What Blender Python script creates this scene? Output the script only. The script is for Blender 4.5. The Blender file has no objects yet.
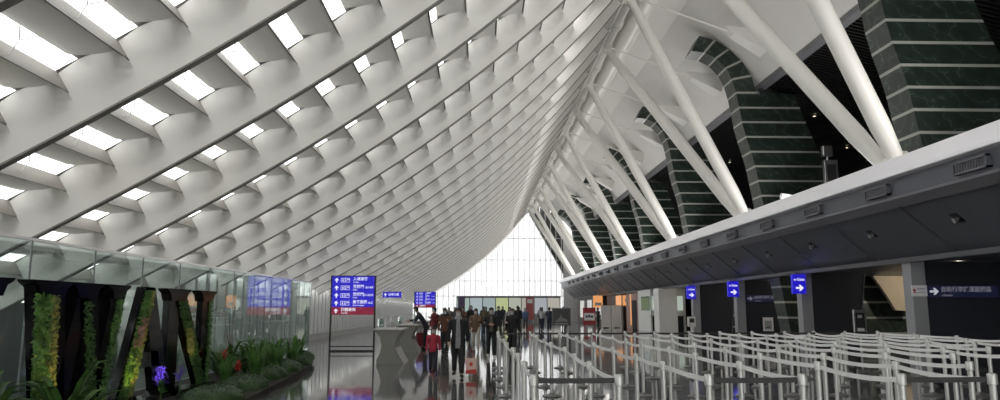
import bpy, bmesh, math, random
from mathutils import Vector, Matrix
random.seed(7)
PI = math.pi
SC = bpy.context.scene
COL = SC.collection

# ------------------------------------------------------------------ camera, sky, exposure
F = 722.0
cam_data = bpy.data.cameras.new('camera')
cam_data.sensor_width = 36.0
cam_data.lens = F * 36.0 / 1000.0
cam_data.clip_end = 600
cam = bpy.data.objects.new('camera', cam_data)
COL.objects.link(cam)
cam.location = (0, 0, 1.6)
cam.rotation_euler = (PI / 2 + math.atan(109 / F), 0, -math.atan(20 / F))
SC.camera = cam

world = bpy.data.worlds.new('overcast_sky')
SC.world = world
world.use_nodes = True
wn = world.node_tree.nodes
wn['Background'].inputs['Color'].default_value = (1.0, 0.99, 0.975, 1)
wn['Background'].inputs['Strength'].default_value = 1.0

SC.view_settings.view_transform = 'Standard'
SC.view_settings.look = 'None'
EXPO = 2.5
SC.view_settings.exposure = EXPO
SC.view_settings.gamma = 1.0
SC.view_settings.use_curve_mapping = False
SC.cycles.use_denoising = True
SC.cycles.max_bounces = 10
SC.cycles.diffuse_bounces = 6
SC.cycles.glossy_bounces = 4
SC.cycles.transparent_max_bounces = 12
SC.cycles.sample_clamp_indirect = 6.0

# added fill lights without fixtures, hidden behind the right ledge to brighten the roof
for k in range(7):
    ld = bpy.data.lights.new('roof_fill_light', 'AREA')
    ld.shape = 'RECTANGLE'; ld.size = 0.5; ld.size_y = 9.0; ld.energy = (60, 48, 50, 60, 70, 80, 80)[k]; ld.color = (1.0, 0.97, 0.93)
    lo_ = bpy.data.objects.new('roof_fill_light', ld); COL.objects.link(lo_)
    lo_.location = (12.4, 13 + 12 * k, 5.75)
    lo_.rotation_euler = (PI, math.radians(-52), 0)

# ------------------------------------------------------------------ materials
def _bsdf(m):
    return m.node_tree.nodes['Principled BSDF']

def mat(name, color, rough=0.6, metal=0.0, noise=0.0, scale=8.0, bump=0.0, emis=None, estr=0.0, spec=None, trans=0.0):
    m = bpy.data.materials.new(name)
    m.use_nodes = True
    nt = m.node_tree
    b = _bsdf(m)
    b.inputs['Base Color'].default_value = (*color, 1)
    b.inputs['Roughness'].default_value = rough
    b.inputs['Metallic'].default_value = metal
    if spec is not None:
        b.inputs['Specular IOR Level'].default_value = spec
    if trans:
        b.inputs['Transmission Weight'].default_value = trans
    if noise > 0 or bump > 0:
        tc = nt.nodes.new('ShaderNodeTexCoord')
        nz = nt.nodes.new('ShaderNodeTexNoise')
        nz.inputs['Scale'].default_value = scale
        nz.inputs['Detail'].default_value = 4
        nt.links.new(tc.outputs['Object'], nz.inputs['Vector'])
        if noise > 0:
            rmp = nt.nodes.new('ShaderNodeValToRGB')
            rmp.color_ramp.elements[0].position = 0.3
            rmp.color_ramp.elements[1].position = 0.7
            rmp.color_ramp.elements[0].color = (*[max(0, c * (1 - noise)) for c in color], 1)
            rmp.color_ramp.elements[1].color = (*[min(1, c * (1 + noise)) for c in color], 1)
            nt.links.new(nz.outputs['Fac'], rmp.inputs['Fac'])
            nt.links.new(rmp.outputs['Color'], b.inputs['Base Color'])
        if bump > 0:
            bp = nt.nodes.new('ShaderNodeBump')
            bp.inputs['Strength'].default_value = bump
            bp.inputs['Distance'].default_value = 0.02
            nt.links.new(nz.outputs['Fac'], bp.inputs['Height'])
            nt.links.new(bp.outputs['Normal'], b.inputs['Normal'])
    if emis is not None:
        b.inputs['Emission Color'].default_value = (*emis, 1)
        b.inputs['Emission Strength'].default_value = estr
    return m

def glass_mat(name, tint=(0.9, 0.95, 0.94), reflect=0.12, haze=0.0):
    """thin architectural pane: see-through with a mirror-like coat"""
    m = bpy.data.materials.new(name)
    m.use_nodes = True
    nt = m.node_tree
    nt.nodes.clear()
    out = nt.nodes.new('ShaderNodeOutputMaterial')
    tr = nt.nodes.new('ShaderNodeBsdfTransparent'); tr.inputs['Color'].default_value = (*tint, 1)
    gl = nt.nodes.new('ShaderNodeBsdfGlossy'); gl.inputs['Roughness'].default_value = 0.01
    gl.inputs['Color'].default_value = (0.95, 1, 0.98, 1)
    ge = nt.nodes.new('ShaderNodeNewGeometry')
    def mth(op, x=None, y=None):
        q = nt.nodes.new('ShaderNodeMath'); q.operation = op
        for i_, val in enumerate((x, y)):
            if val is None: continue
            if isinstance(val, (int, float)): q.inputs[i_].default_value = val
            else: nt.links.new(val, q.inputs[i_])
        return q.outputs[0]
    vd = nt.nodes.new('ShaderNodeVectorMath'); vd.operation = 'DOT_PRODUCT'
    nt.links.new(ge.outputs['Normal'], vd.inputs[0]); nt.links.new(ge.outputs['Incoming'], vd.inputs[1])
    c_ = mth('SUBTRACT', 1.0, mth('ABSOLUTE', vd.outputs['Value']))
    fres = mth('ADD', 0.05 + reflect, mth('MULTIPLY', 0.9 - reflect, mth('POWER', c_, 5.0)))
    mx = nt.nodes.new('ShaderNodeMixShader')
    nt.links.new(fres, mx.inputs['Fac'])
    nt.links.new(tr.outputs[0], mx.inputs[1])
    nt.links.new(gl.outputs[0], mx.inputs[2])
    last = mx
    if haze > 0:
        tl = nt.nodes.new('ShaderNodeBsdfTranslucent'); tl.inputs['Color'].default_value = (0.9, 0.93, 0.93, 1)
        m2 = nt.nodes.new('ShaderNodeMixShader'); m2.inputs['Fac'].default_value = haze
        nt.links.new(mx.outputs[0], m2.inputs[1]); nt.links.new(tl.outputs[0], m2.inputs[2])
        last = m2
    nt.links.new(last.outputs[0], out.inputs['Surface'])
    return m

def floor_mat():
    m = mat('polished_stone_floor', (0.06, 0.062, 0.065), rough=0.06)
    nt = m.node_tree; b = _bsdf(m)
    tc = nt.nodes.new('ShaderNodeTexCoord')
    br = nt.nodes.new('ShaderNodeTexBrick')
    br.inputs['Scale'].default_value = 1.0
    br.inputs['Brick Width'].default_value = 1.2
    br.inputs['Row Height'].default_value = 1.2
    br.inputs['Mortar Size'].default_value = 0.006
    br.offset = 0.0
    br.inputs['Color1'].default_value = (0.15, 0.15, 0.152, 1)
    br.inputs['Color2'].default_value = (0.19, 0.19, 0.19, 1)
    br.inputs['Mortar'].default_value = (0.03, 0.03, 0.03, 1)
    nt.links.new(tc.outputs['Object'], br.inputs['Vector'])
    nz = nt.nodes.new('ShaderNodeTexNoise'); nz.inputs['Scale'].default_value = 60; nz.inputs['Detail'].default_value = 6
    nt.links.new(tc.outputs['Object'], nz.inputs['Vector'])
    mx = nt.nodes.new('ShaderNodeMixRGB'); mx.blend_type = 'MULTIPLY'; mx.inputs['Fac'].default_value = 0.6
    nt.links.new(br.outputs['Color'], mx.inputs[1]); nt.links.new(nz.outputs['Color'], mx.inputs[2])
    nt.links.new(mx.outputs[0], b.inputs['Base Color'])
    b.inputs['IOR'].default_value = 1.8
    n2 = nt.nodes.new('ShaderNodeTexNoise'); n2.inputs['Scale'].default_value = 1.6; n2.inputs['Detail'].default_value = 1
    nt.links.new(tc.outputs['Object'], n2.inputs['Vector'])
    bp = nt.nodes.new('ShaderNodeBump'); bp.inputs['Strength'].default_value = 0.12; bp.inputs['Distance'].default_value = 0.01
    nt.links.new(n2.outputs['Fac'], bp.inputs['Height'])
    nt.links.new(bp.outputs['Normal'], b.inputs['Normal'])
    return m

def marble_mat(name, base, vein, joint):
    m = mat(name, base, rough=0.33)
    nt = m.node_tree; b = _bsdf(m)
    tc = nt.nodes.new('ShaderNodeTexCoord')
    wv = nt.nodes.new('ShaderNodeTexWave'); wv.inputs['Scale'].default_value = 0.8
    wv.inputs['Distortion'].default_value = 14; wv.inputs['Detail'].default_value = 5; wv.inputs['Detail Scale'].default_value = 1.3
    wv.bands_direction = 'DIAGONAL'
    nt.links.new(tc.outputs['Object'], wv.inputs['Vector'])
    r = nt.nodes.new('ShaderNodeValToRGB')
    r.color_ramp.elements[0].position = 0.0; r.color_ramp.elements[0].color = (*base, 1)
    r.color_ramp.elements[1].position = 1.0; r.color_ramp.elements[1].color = (*vein, 1)
    e = r.color_ramp.elements.new(0.975); e.color = (*[c * 1.3 for c in base], 1)
    nt.links.new(wv.outputs['Color'], r.inputs['Fac'])
    nz = nt.nodes.new('ShaderNodeTexNoise'); nz.inputs['Scale'].default_value = 3.2; nz.inputs['Detail'].default_value = 7
    nt.links.new(tc.outputs['Object'], nz.inputs['Vector'])
    mm = nt.nodes.new('ShaderNodeMixRGB'); mm.blend_type = 'OVERLAY'; mm.inputs['Fac'].default_value = 0.75
    nt.links.new(r.outputs['Color'], mm.inputs[1]); nt.links.new(nz.outputs['Fac'], mm.inputs[2])
    # pale joints between the slabs follow the course number stored in the UV
    uv = nt.nodes.new('ShaderNodeUVMap'); uv.uv_map = 'course'
    sp = nt.nodes.new('ShaderNodeSeparateXYZ'); nt.links.new(uv.outputs['UV'], sp.inputs[0])
    fr = nt.nodes.new('ShaderNodeMath'); fr.operation = 'FRACT'; nt.links.new(sp.outputs['Y'], fr.inputs[0])
    lt = nt.nodes.new('ShaderNodeMath'); lt.operation = 'LESS_THAN'; lt.inputs[1].default_value = 0.13
    nt.links.new(fr.outputs[0], lt.inputs[0])
    mj = nt.nodes.new('ShaderNodeMixRGB'); mj.inputs[2].default_value = (*joint, 1)
    nt.links.new(lt.outputs[0], mj.inputs['Fac']); nt.links.new(mm.outputs[0], mj.inputs[1])
    nt.links.new(mj.outputs[0], b.inputs['Base Color'])
    return m

def leaf_mat(name, c1, c2, scale=9):
    m = mat(name, c1, rough=0.55)
    nt = m.node_tree; b = _bsdf(m)
    tc = nt.nodes.new('ShaderNodeTexCoord')
    nz = nt.nodes.new('ShaderNodeTexNoise'); nz.inputs['Scale'].default_value = scale; nz.inputs['Detail'].default_value = 3
    nt.links.new(tc.outputs['Object'], nz.inputs['Vector'])
    r = nt.nodes.new('ShaderNodeValToRGB')
    r.color_ramp.elements[0].position = 0.35; r.color_ramp.elements[0].color = (*c1, 1)
    r.color_ramp.elements[1].position = 0.65; r.color_ramp.elements[1].color = (*c2, 1)
    nt.links.new(nz.outputs['Fac'], r.inputs['Fac']); nt.links.new(r.outputs['Color'], b.inputs['Base Color'])
    return m

M = {
    'roof_white': mat('roof_white_paint', (0.80, 0.785, 0.755), 0.55, noise=0.02, scale=0.4),
    'rib_edge': mat('rib_edge_dark_grey', (0.22, 0.21, 0.195), 0.5),
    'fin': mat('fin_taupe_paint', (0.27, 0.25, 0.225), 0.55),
    'baffle': mat('baffle_grey_paint', (0.80, 0.79, 0.76), 0.55),
    'mullion': mat('skylight_bar_white', (0.85, 0.85, 0.85), 0.5),
    'tube': mat('strut_white_paint', (0.86, 0.85, 0.81), 0.35, noise=0.02, scale=1.0),
    'soffit': mat('soffit_white_panel', (0.74, 0.73, 0.71), 0.6, noise=0.03, scale=0.3),
    'black': mat('black_slat', (0.008, 0.008, 0.009), 0.5),
    'slat': mat('dark_bronze_slat', (0.012, 0.012, 0.012), 0.5),
    'fascia': mat('charcoal_fascia_panel', (0.112, 0.117, 0.14), 0.38, metal=0.1, noise=0.06, scale=0.6),
    'fascia_trim': mat('pale_lilac_white_trim', (0.93, 0.92, 0.97), 0.35),
    'groove': mat('grey_edge_strip', (0.18, 0.18, 0.2), 0.35),
    'seam': mat('dark_grey_seam', (0.06, 0.062, 0.07), 0.5),
    'dark': mat('very_dark_panel', (0.014, 0.017, 0.026), 0.75),
    'pier': mat('grey_pillar_paint', (0.27, 0.275, 0.29), 0.4),
    'white': mat('white_painted_panel', (0.72, 0.72, 0.71), 0.5, noise=0.03, scale=1.0),
    'tan': mat('warm_beige_plaster', (0.46, 0.38, 0.28), 0.7, noise=0.05, scale=1.0),
    'floor': floor_mat(),
    'marble': marble_mat('dark_green_marble', (0.015, 0.0245, 0.0195), (0.06, 0.08, 0.068), (0.36, 0.37, 0.34)),
    'sky_glass': glass_mat('fritted_skylight_glass', (0.5, 0.51, 0.51), 0.0),
    'glass': glass_mat('partition_glass', (0.86, 0.92, 0.90), 0.14),
    'gable_glass': glass_mat('gable_glazing', (0.42, 0.423, 0.425), 0.0, haze=0.15),
    'rear_glass': glass_mat('rear_gable_glazing', (0.74, 0.74, 0.73), 0.0),
    'shop_glass': glass_mat('shopfront_glass', (0.50, 0.62, 0.56), 0.10, haze=0.3),
    'frost': glass_mat('frosted_side_glazing', (0.17, 0.175, 0.175), 0.0, haze=0.15),
    'steel': mat('brushed_steel', (0.60, 0.60, 0.60), 0.28, metal=0.9),
    'frame_black': mat('black_frame_metal', (0.01, 0.01, 0.012), 0.35),
}

# ------------------------------------------------------------------ mesh helpers
class MB:
    def __init__(s):
        s.v = []; s.f = []
    def add(s, vs, fs):
        n = len(s.v)
        s.v += [tuple(p) for p in vs]
        s.f += [tuple(i + n for i in f) for f in fs]
        return s
    def box(s, x0, x1, y0, y1, z0, z1, M4=None):
        vs = [(x, y, z) for z in (z0, z1) for y in (y0, y1) for x in (x0, x1)]
        if M4 is not None: vs = [tuple(M4 @ Vector(p)) for p in vs]
        return s.add(vs, [(0, 2, 3, 1), (4, 5, 7, 6), (0, 1, 5, 4), (2, 6, 7, 3), (0, 4, 6, 2), (1, 3, 7, 5)])
    def path(s, pts, radii, n=10, cap=True):
        """tube along a polyline; radii a number or a list"""
        pts = [Vector(p) for p in pts]
        if not isinstance(radii, (list, tuple)): radii = [radii] * len(pts)
        rings = []
        up = Vector((0.123, 0.2, 1)).normalized()
        base = len(s.v)
        for i, p in enumerate(pts):
            d = (pts[min(i + 1, len(pts) - 1)] - pts[max(i - 1, 0)]).normalized()
            a = d.cross(up)
            if a.length < 0.05: a = d.cross(Vector((1, 0, 0)))
            a.normalize(); b = d.cross(a)
            for k in range(n):
                t = 2 * PI * k / n
                s.v.append(tuple(p + (a * math.cos(t) + b * math.sin(t)) * radii[i]))
        for i in range(len(pts) - 1):
            for k in range(n):
                k2 = (k + 1) % n
                s.f.append((base + i * n + k, base + i * n + k2, base + (i + 1) * n + k2, base + (i + 1) * n + k))
        if cap:
            s.f.append(tuple(base + k for k in range(n))[::-1])
            e = base + (len(pts) - 1) * n
            s.f.append(tuple(e + k for k in range(n)))
        return s
    def lathe(s, prof, c=(0, 0, 0), n=16):
        """prof: list of (r, z)"""
        base = len(s.v)
        for r, z in prof:
            for k in range(n):
                t = 2 * PI * k / n
                s.v.append((c[0] + r * math.cos(t), c[1] + r * math.sin(t), c[2] + z))
        for i in range(len(prof) - 1):
            for k in range(n):
                k2 = (k + 1) % n
                s.f.append((base + i * n + k, base + i * n + k2, base + (i + 1) * n + k2, base + (i + 1) * n + k))
        s.f.append(tuple(base + k for k in range(n))[::-1])
        e = base + (len(prof) - 1) * n
        s.f.append(tuple(e + k for k in range(n)))
        return s
    def prism(s, poly, axis, a, b):
        """extrude a 2D polygon along an axis: 'x' poly=(y,z); 'y' poly=(x,z); 'z' poly=(x,y)"""
        def P(p, t):
            return {'x': (t, p[0], p[1]), 'y': (p[0], t, p[1]), 'z': (p[0], p[1], t)}[axis]
        n = len(poly)
        vs = [P(p, a) for p in poly] + [P(p, b) for p in poly]
        fs = [tuple(range(n))[::-1], tuple(range(n, 2 * n))]
        for i in range(n):
            j = (i + 1) % n
            fs.append((i, j, n + j, n + i))
        return s.add(vs, fs)
    def grid(s, fn, nu, nv):
        base = len(s.v)
        for j in range(nv + 1):
            for i in range(nu + 1):
                s.v.append(tuple(fn(i / nu, j / nv)))
        for j in range(nv):
            for i in range(nu):
                a = base + j * (nu + 1) + i
                s.f.append((a, a + 1, a + nu + 2, a + nu + 1))
        return s
    def mesh(s, name):
        me = bpy.data.meshes.new(name)
        me.from_pydata(s.v, [], s.f)
        me.validate()
        return me
    def build(s, name, m, parent=None, smooth=False, fix=True, bevel=0.0, loc=None):
        me = s.mesh(name)
        if fix:
            bm = bmesh.new(); bm.from_mesh(me)
            bmesh.ops.recalc_face_normals(bm, faces=bm.faces)
            bm.to_mesh(me); bm.free()
        me.materials.append(m)
        if smooth:
            me.shade_auto(0.7) if hasattr(me, 'shade_auto') else None
            for p in me.polygons: p.use_smooth = True
            if smooth == 'auto':
                try: me.set_sharp_from_angle(angle=0.7)
                except Exception: pass
        o = bpy.data.objects.new(name, me)
        COL.objects.link(o)
        if parent is not None: o.parent = parent
        if loc is not None: o.location = loc
        if bevel > 0:
            bv = o.modifiers.new('bevel', 'BEVEL'); bv.width = bevel; bv.segments = 2; bv.limit_method = 'ANGLE'
        return o

def empty(name, loc=(0, 0, 0), rz=0.0):
    o = bpy.data.objects.new(name, None)
    o.empty_display_size = 0.2
    COL.objects.link(o); o.location = loc; o.rotation_euler = (0, 0, rz)
    return o

def tag(o, label=None, cat=None, group=None, kind=None):
    if label: o['label'] = label
    if cat: o['category'] = cat
    if group: o['group'] = group
    if kind: o['kind'] = kind
    return o

def struct(o, label=None):
    o['kind'] = 'structure'
    if label: o['label'] = label; 
    return o

def copy_tree(o, parent=None, **kw):
    c = o.copy(); COL.objects.link(c)
    c.parent = parent
    for ch in list(o.children): copy_tree(ch, c)
    return c

def text(name, body, size, m, parent=None, loc=(0, 0, 0), rot=(PI / 2, 0, 0), align='LEFT', depth=0.002, sx=1.0):
    cu = bpy.data.curves.new(name, 'FONT')
    cu.body = body; cu.size = size; cu.align_x = align; cu.align_y = 'CENTER'; cu.extrude = depth
    cu.offset = size * 0.012
    cu.resolution_u = 3
    cu.materials.append(m)
    o = bpy.data.objects.new(name, cu)
    COL.objects.link(o); o.location = loc; o.rotation_euler = rot; o.scale = (sx, 1, 1)
    me = bpy.data.meshes.new_from_object(o)
    bpy.data.objects.remove(o)
    me.materials.clear(); me.materials.append(m)
    o = bpy.data.objects.new(name, me)
    COL.objects.link(o); o.location = loc; o.rotation_euler = rot; o.scale = (sx, 1, 1)
    if parent is not None: o.parent = parent
    return o

# ------------------------------------------------------------------ the roof's hanging curve
def zc(x): return ((0.00113891 * x + 0.0312105) * x + 0.824417) * x + 7.87472
def dz(x): return (3 * 0.00113891 * x + 2 * 0.0312105) * x + 0.824417
def S(x, y, d=0.0):
    s = dz(x); n = math.hypot(1, s)
    return (x - s / n * d, y, zc(x) + d / n)
RIB_STEP = 2.93
RIBS = [6.87 + RIB_STEP * k for k in range(-6, 31)]
Y_END = 96.0
FINS = [-3.07 + 0.767 * k - 0.0035 * k * k for k in range(-9, 13)]
K_WALL = 2                     # bays past the side wall, present only at the near end     # plates that run along the hall
XL, XR = FINS[0], FINS[-1]

# ------------------------------------------------------------------ floor
fl = MB().box(-10.8, 30, RIBS[0] - 1, 112, -0.3, 0.0).build('floor', M['floor'])
struct(fl)

# ------------------------------------------------------------------ ceiling
ceil = empty('ceiling'); struct(ceil)
def interp(x, xs, ys):
    for k in range(len(xs) - 1):
        if x <= xs[k + 1]:
            t = (x - xs[k]) / (xs[k + 1] - xs[k]); t = t * t * (3 - 2 * t)
            return ys[k] + (ys[k + 1] - ys[k]) * t
    return ys[-1]
DF, DT = 0.45, 0.74            # depth of the plates' lower edge and of the roof skin above the ribs' lower edge
def lip_v(u): return interp(u, (0, .42, .7, 1), (.945, .92, .885, .84))
def lip_d(u): return interp(u, (0, .42, .7, 1), (.73, .72, .63, .475))
def start_d(u): return interp(u, (0, .5, .8, 1), (.43, .22, .24, .40))
def beam_side(u, s):
    """the curved near side of a rib between two plates -> (v, depth)"""
    dl, ds = lip_d(u), start_d(u)
    d = dl * s
    if d <= ds: return 0.978 - 0.025 * d / 0.45, d
    t = (d - ds) / (dl - ds)
    v0 = 0.978 - 0.025 * ds / 0.45
    return v0 + (lip_v(u) - v0) * (0.2 * t ** 0.6 + 0.8 * t), d
pm = MB(); cm = MB(); sm = MB(); scp = MB()
for j in range(len(RIBS) - 1):
    y0, y1 = RIBS[j], RIBS[j + 1]
    near = y0 < 26
    i_first = 0 if y0 < 20 else K_WALL
    nu, nv = (12, 12) if near else (6, 6)
    for i in range(i_first, len(FINS) - 1):
        x0, x1 = FINS[i], FINS[i + 1]
        top = i >= len(FINS) - 3          # the last bays by the ridge are closed
        def fp(u, s_, x0=x0, x1=x1, y0=y0, y1=y1):
            v, d = beam_side(u, s_)
            return S(x0 + (x1 - x0) * u, y0 + (y1 - y0) * v, d)
        pm.grid(fp, nu, nv)
        def fc(u, v, x0=x0, x1=x1, y0=y0, y1=y1):
            uu = 0.37 + 0.63 * u
            d = DF + 0.01 + (DT - DF - 0.03) * (1 - math.sin(u * PI / 2)) ** 1.2 + 0.03 * math.sin(u * PI) ** 2
            return S(x0 + (x1 - x0) * uu, y0 + (y1 - y0) * (0.02 + 0.82 * v), d)
        scp.grid(fc, 10 if near else 4, 1)
        # closed roof skin around the skylight opening
        def quad(u0, u1, v0, v1, d=DT + 0.01):
            P = lambda u, v: S(x0 + (x1 - x0) * u, y0 + (y1 - y0) * v, d)
            cm.add([P(u0, v0), P(u1, v0), P(u1, v1), P(u0, v1)], [(0, 1, 2, 3)])
        if top:
            quad(0, 1, 0, 1)
        else:
            quad(0.85, 1, 0, 1); quad(0, 0.85, 0, 0.04); quad(0, 0.38, 0.93, 1); quad(0.38, 0.85, 0.84, 1)
            if y0 < 45:
                P = lambda u, v, d: S(x0 + (x1 - x0) * u, y0 + (y1 - y0) * v, d)
                # Y-shaped glazing bar under the opening
                sm.path([P(0.0, 0.55, DT - 0.2), P(0.2, 0.56, DT - 0.07), P(0.38, 0.50, DT)], 0.008, 5)
                sm.path([P(0.2, 0.56, DT - 0.07), P(0.38, 0.64, DT)], 0.008, 5)
o = pm.build('scoop_panel', M['roof_white'], ceil, smooth=True, fix=False); o['kind'] = 'structure'
def translucent(m, fac, col):
    nt = m.node_tree; out = nt.nodes['Material Output']; b = _bsdf(m)
    tl = nt.nodes.new('ShaderNodeBsdfTranslucent'); tl.inputs['Color'].default_value = (*col, 1)
    mx = nt.nodes.new('ShaderNodeMixShader'); mx.inputs['Fac'].default_value = fac
    nt.links.new(b.outputs[0], mx.inputs[1]); nt.links.new(tl.outputs[0], mx.inputs[2]); nt.links.new(mx.outputs[0], out.inputs['Surface'])
translucent(M['baffle'], 0.065, (0.9, 0.87, 0.82))
o = scp.build('curved_baffle', M['baffle'], ceil, smooth=True, fix=False)
o = cm.build('roof_skin', M['roof_white'], ceil, fix=False)
o = sm.build('skylight_bar', M['mullion'], ceil, fix=False)
# glass over the openings, one sheet along each run
gm = MB()
for j in range(len(RIBS) - 1):
    for i in range(0 if RIBS[j] < 20 else K_WALL, len(FINS) - 4):
        x0, x1 = FINS[i], FINS[i + 1]; y0, y1 = RIBS[j], RIBS[j + 1]
        P = lambda u, v: S(x0 + (x1 - x0) * u, y0 + (y1 - y0) * v, DT + 0.02)
        gm.add([P(-.02, 0), P(.87, 0), P(.87, 1), P(-.02, 1)], [(0, 1, 2, 3)])
gm.build('skylight_glass', M['sky_glass'], ceil, fix=False)
# transverse ribs, one mesh each
def strip_wall(mb, pts_lo, pts_hi, off):
    """thick sheet between two polylines, thickened by vector off"""
    n = len(pts_lo); o = Vector(off)
    vs = []
    for p in pts_lo + pts_hi: vs.append(tuple(Vector(p) - o / 2))
    for p in pts_lo + pts_hi: vs.append(tuple(Vector(p) + o / 2))
    fs = []
    for i in range(n - 1):
        fs.append((i, i + 1, n + i + 1, n + i))
        a = 2 * n
        fs.append((a + i, a + n + i, a + n + i + 1, a + i + 1))
        fs.append((i, a + i, a + i + 1, i + 1))
        fs.append((n + i, n + i + 1, a + n + i + 1, a + n + i))
    fs.append((0, n, 3 * n, 2 * n)); fs.append((n - 1, 3 * n - 1, 4 * n - 1, 2 * n - 1)[::1])
    mb.add(vs, fs)
NS = 40
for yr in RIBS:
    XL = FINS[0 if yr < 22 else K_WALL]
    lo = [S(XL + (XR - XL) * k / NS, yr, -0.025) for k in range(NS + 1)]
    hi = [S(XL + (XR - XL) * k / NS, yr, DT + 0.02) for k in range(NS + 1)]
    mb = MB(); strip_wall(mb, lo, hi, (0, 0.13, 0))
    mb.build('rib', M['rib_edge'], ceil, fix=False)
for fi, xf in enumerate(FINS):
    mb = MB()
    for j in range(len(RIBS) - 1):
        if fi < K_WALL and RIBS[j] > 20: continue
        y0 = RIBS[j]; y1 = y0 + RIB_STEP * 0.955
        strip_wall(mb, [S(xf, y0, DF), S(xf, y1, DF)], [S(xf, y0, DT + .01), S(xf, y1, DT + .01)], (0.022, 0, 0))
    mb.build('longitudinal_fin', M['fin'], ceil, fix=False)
# thin dark strip along the foot of each plate
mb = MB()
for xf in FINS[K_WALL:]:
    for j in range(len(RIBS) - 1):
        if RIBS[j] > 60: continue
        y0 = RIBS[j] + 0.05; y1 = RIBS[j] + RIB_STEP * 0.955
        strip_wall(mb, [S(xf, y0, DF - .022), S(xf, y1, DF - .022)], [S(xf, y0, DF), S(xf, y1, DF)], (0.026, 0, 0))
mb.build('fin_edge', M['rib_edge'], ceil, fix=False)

# ridge: chord tube with collars, big round gutter beside it
NODES = [28.06 + 5.73 * k for k in range(-6, 12)]
mb = MB()
mb.path([(6.12, RIBS[0], 14.35), (6.12, Y_END, 14.35)], 0.23, 14)
for yn in NODES:
    for off in (0, 2.86):
        mb.path([(6.12, yn + off - 0.22, 14.35), (6.12, yn + off + 0.22, 14.35)], 0.31, 14)
        mb.box(5.35, 6.1, yn + off - 0.05, yn + off + 0.05, 14.05, 14.3)
mb.build('ridge_chord', M['tube'], ceil, smooth='auto')
mb = MB(); mb.path([(7.05, RIBS[0], 14.75), (7.05, Y_END, 14.75)], 0.52, 18)
mb.build('ridge_gutter', M['tube'], ceil, smooth='auto')
XR = FINS[-1]
mb = MB()
p0, p1 = S(XR, 0, 0.0), S(XR, 0, DT + .2)
mb.prism([(p0[0], p0[2]), (6.0, 14.3), (6.1, 15.5), (p1[0], p1[2] + .2)], 'y', RIBS[0], Y_END)
mb.build('ridge_panel', M['roof_white'], ceil)
# right-hand white soffit
SOF = [(6.0, 15.3), (7.4, 15.25), (9.0, 14.9), (10.3, 14.1), (11.5, 12.9), (12.6, 11.65)]
mb = MB()
for k in range(len(SOF) - 1):
    (xa, za), (xb, zb) = SOF[k], SOF[k + 1]
    mb.prism([(xa, za), (xb, zb), (xb + .05, zb + 0.2), (xa + .05, za + 0.2)], 'y', RIBS[0], Y_END)
mb.build('white_soffit', M['soffit'], ceil, smooth='auto')
mb = MB()
mb.prism([(12.55, 11.45), (12.8, 11.35), (12.85, 11.85), (12.6, 11.9)], 'y', RIBS[0], Y_END)
mb.build('soffit_edge', M['groove'], ceil)
# dark slatted ceiling falling away to the right
mb = MB()
mb.prism([(12.7, 11.75), (24, 9.0), (24, 9.3), (12.7, 12.0)], 'y', RIBS[0], Y_END)
mb.build('dark_backing', M['black'], ceil)
mb = MB()
y = 4.0
sl = math.atan2(-2.75, 11.3)
while y < Y_END:
    mb.prism([(12.75, 11.62), (24, 8.88), (24, 8.98), (12.75, 11.72)], 'y', y, y + 0.09)
    y += 0.24
mb.build('dark_slat', M['slat'], ceil)

# ------------------------------------------------------------------ far gable and side walls
gab = empty('window_1'); struct(gab)
MB().box(-9.3, 11.2, 97.0, 97.06, 0, 16.5).build('glazing', M['gable_glass'], gab)
mb = MB()
x = -9.2
while x < 11.3:
    mb.box(x - 0.03, x + 0.03, 96.85, 97.0, 0, 16.3); x += 0.72
for z in (3.3, 5.3, 8.1, 11.0):
    mb.box(-9.3, 11.2, 96.8, 96.95, z - 0.03, z + 0.03)
mb.build('mullion', M['white'], gab)
gb = empty('window_2'); struct(gb)
MB().box(-10.6, 24, RIBS[0] - .06, RIBS[0], 0, 16.5).build('glazing', M['rear_glass'], gb)
mb = MB()
x = -10.4
while x < 24:
    mb.box(x - .04, x + .04, RIBS[0] - .2, RIBS[0] - .06, 0, 16.3); x += 1.44
mb.build('mullion', M['white'], gb)
# white arched edge of the roof at the gable
mb = MB()
lo = [S(XL + (6.2 - XL) * k / NS, 96.2, -0.12) for k in range(NS + 1)]
hi = [S(XL + (6.2 - XL) * k / NS, 96.2, 0.8) for k in range(NS + 1)]
strip_wall(mb, lo, hi, (0, 0.8, 0)); mb.build('verge_beam', M['soffit'], ceil, fix=False)
struct(MB().prism([(6.0, 15.5), (11.2, 6.2), (11.2, 0), (30, 0), (30, 15.5)], 'y', 97.1, 97.4).build('wall_far', M['soffit']))
# left wall: low fins with glazing between
wl = empty('wall_left'); struct(wl)
mb = MB()
y = 21.7
while y < 96:
    mb.box(-9.1, -8.72, y - 0.10, y + 0.10, 0, 2.75); y += 0.9
mb.build('vertical_fin', M['white'], wl)
MB().box(-9.08, -9.04, 21.6, 96, 0.0, 2.6).build('glazing', M['frost'], wl)
MB().box(-9.1, -8.7, 21.6, 96, 0.0, 0.3).build('plinth', M['white'], wl)
MB().box(-10.6, -10.4, RIBS[0], 21.6, 0.0, 1.75).build('low_panel', M['pier'], wl)
MB().box(-10.6, -8.9, 21.45, 21.6, 0.0, 2.6).build('end_panel', M['white'], wl)

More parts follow.
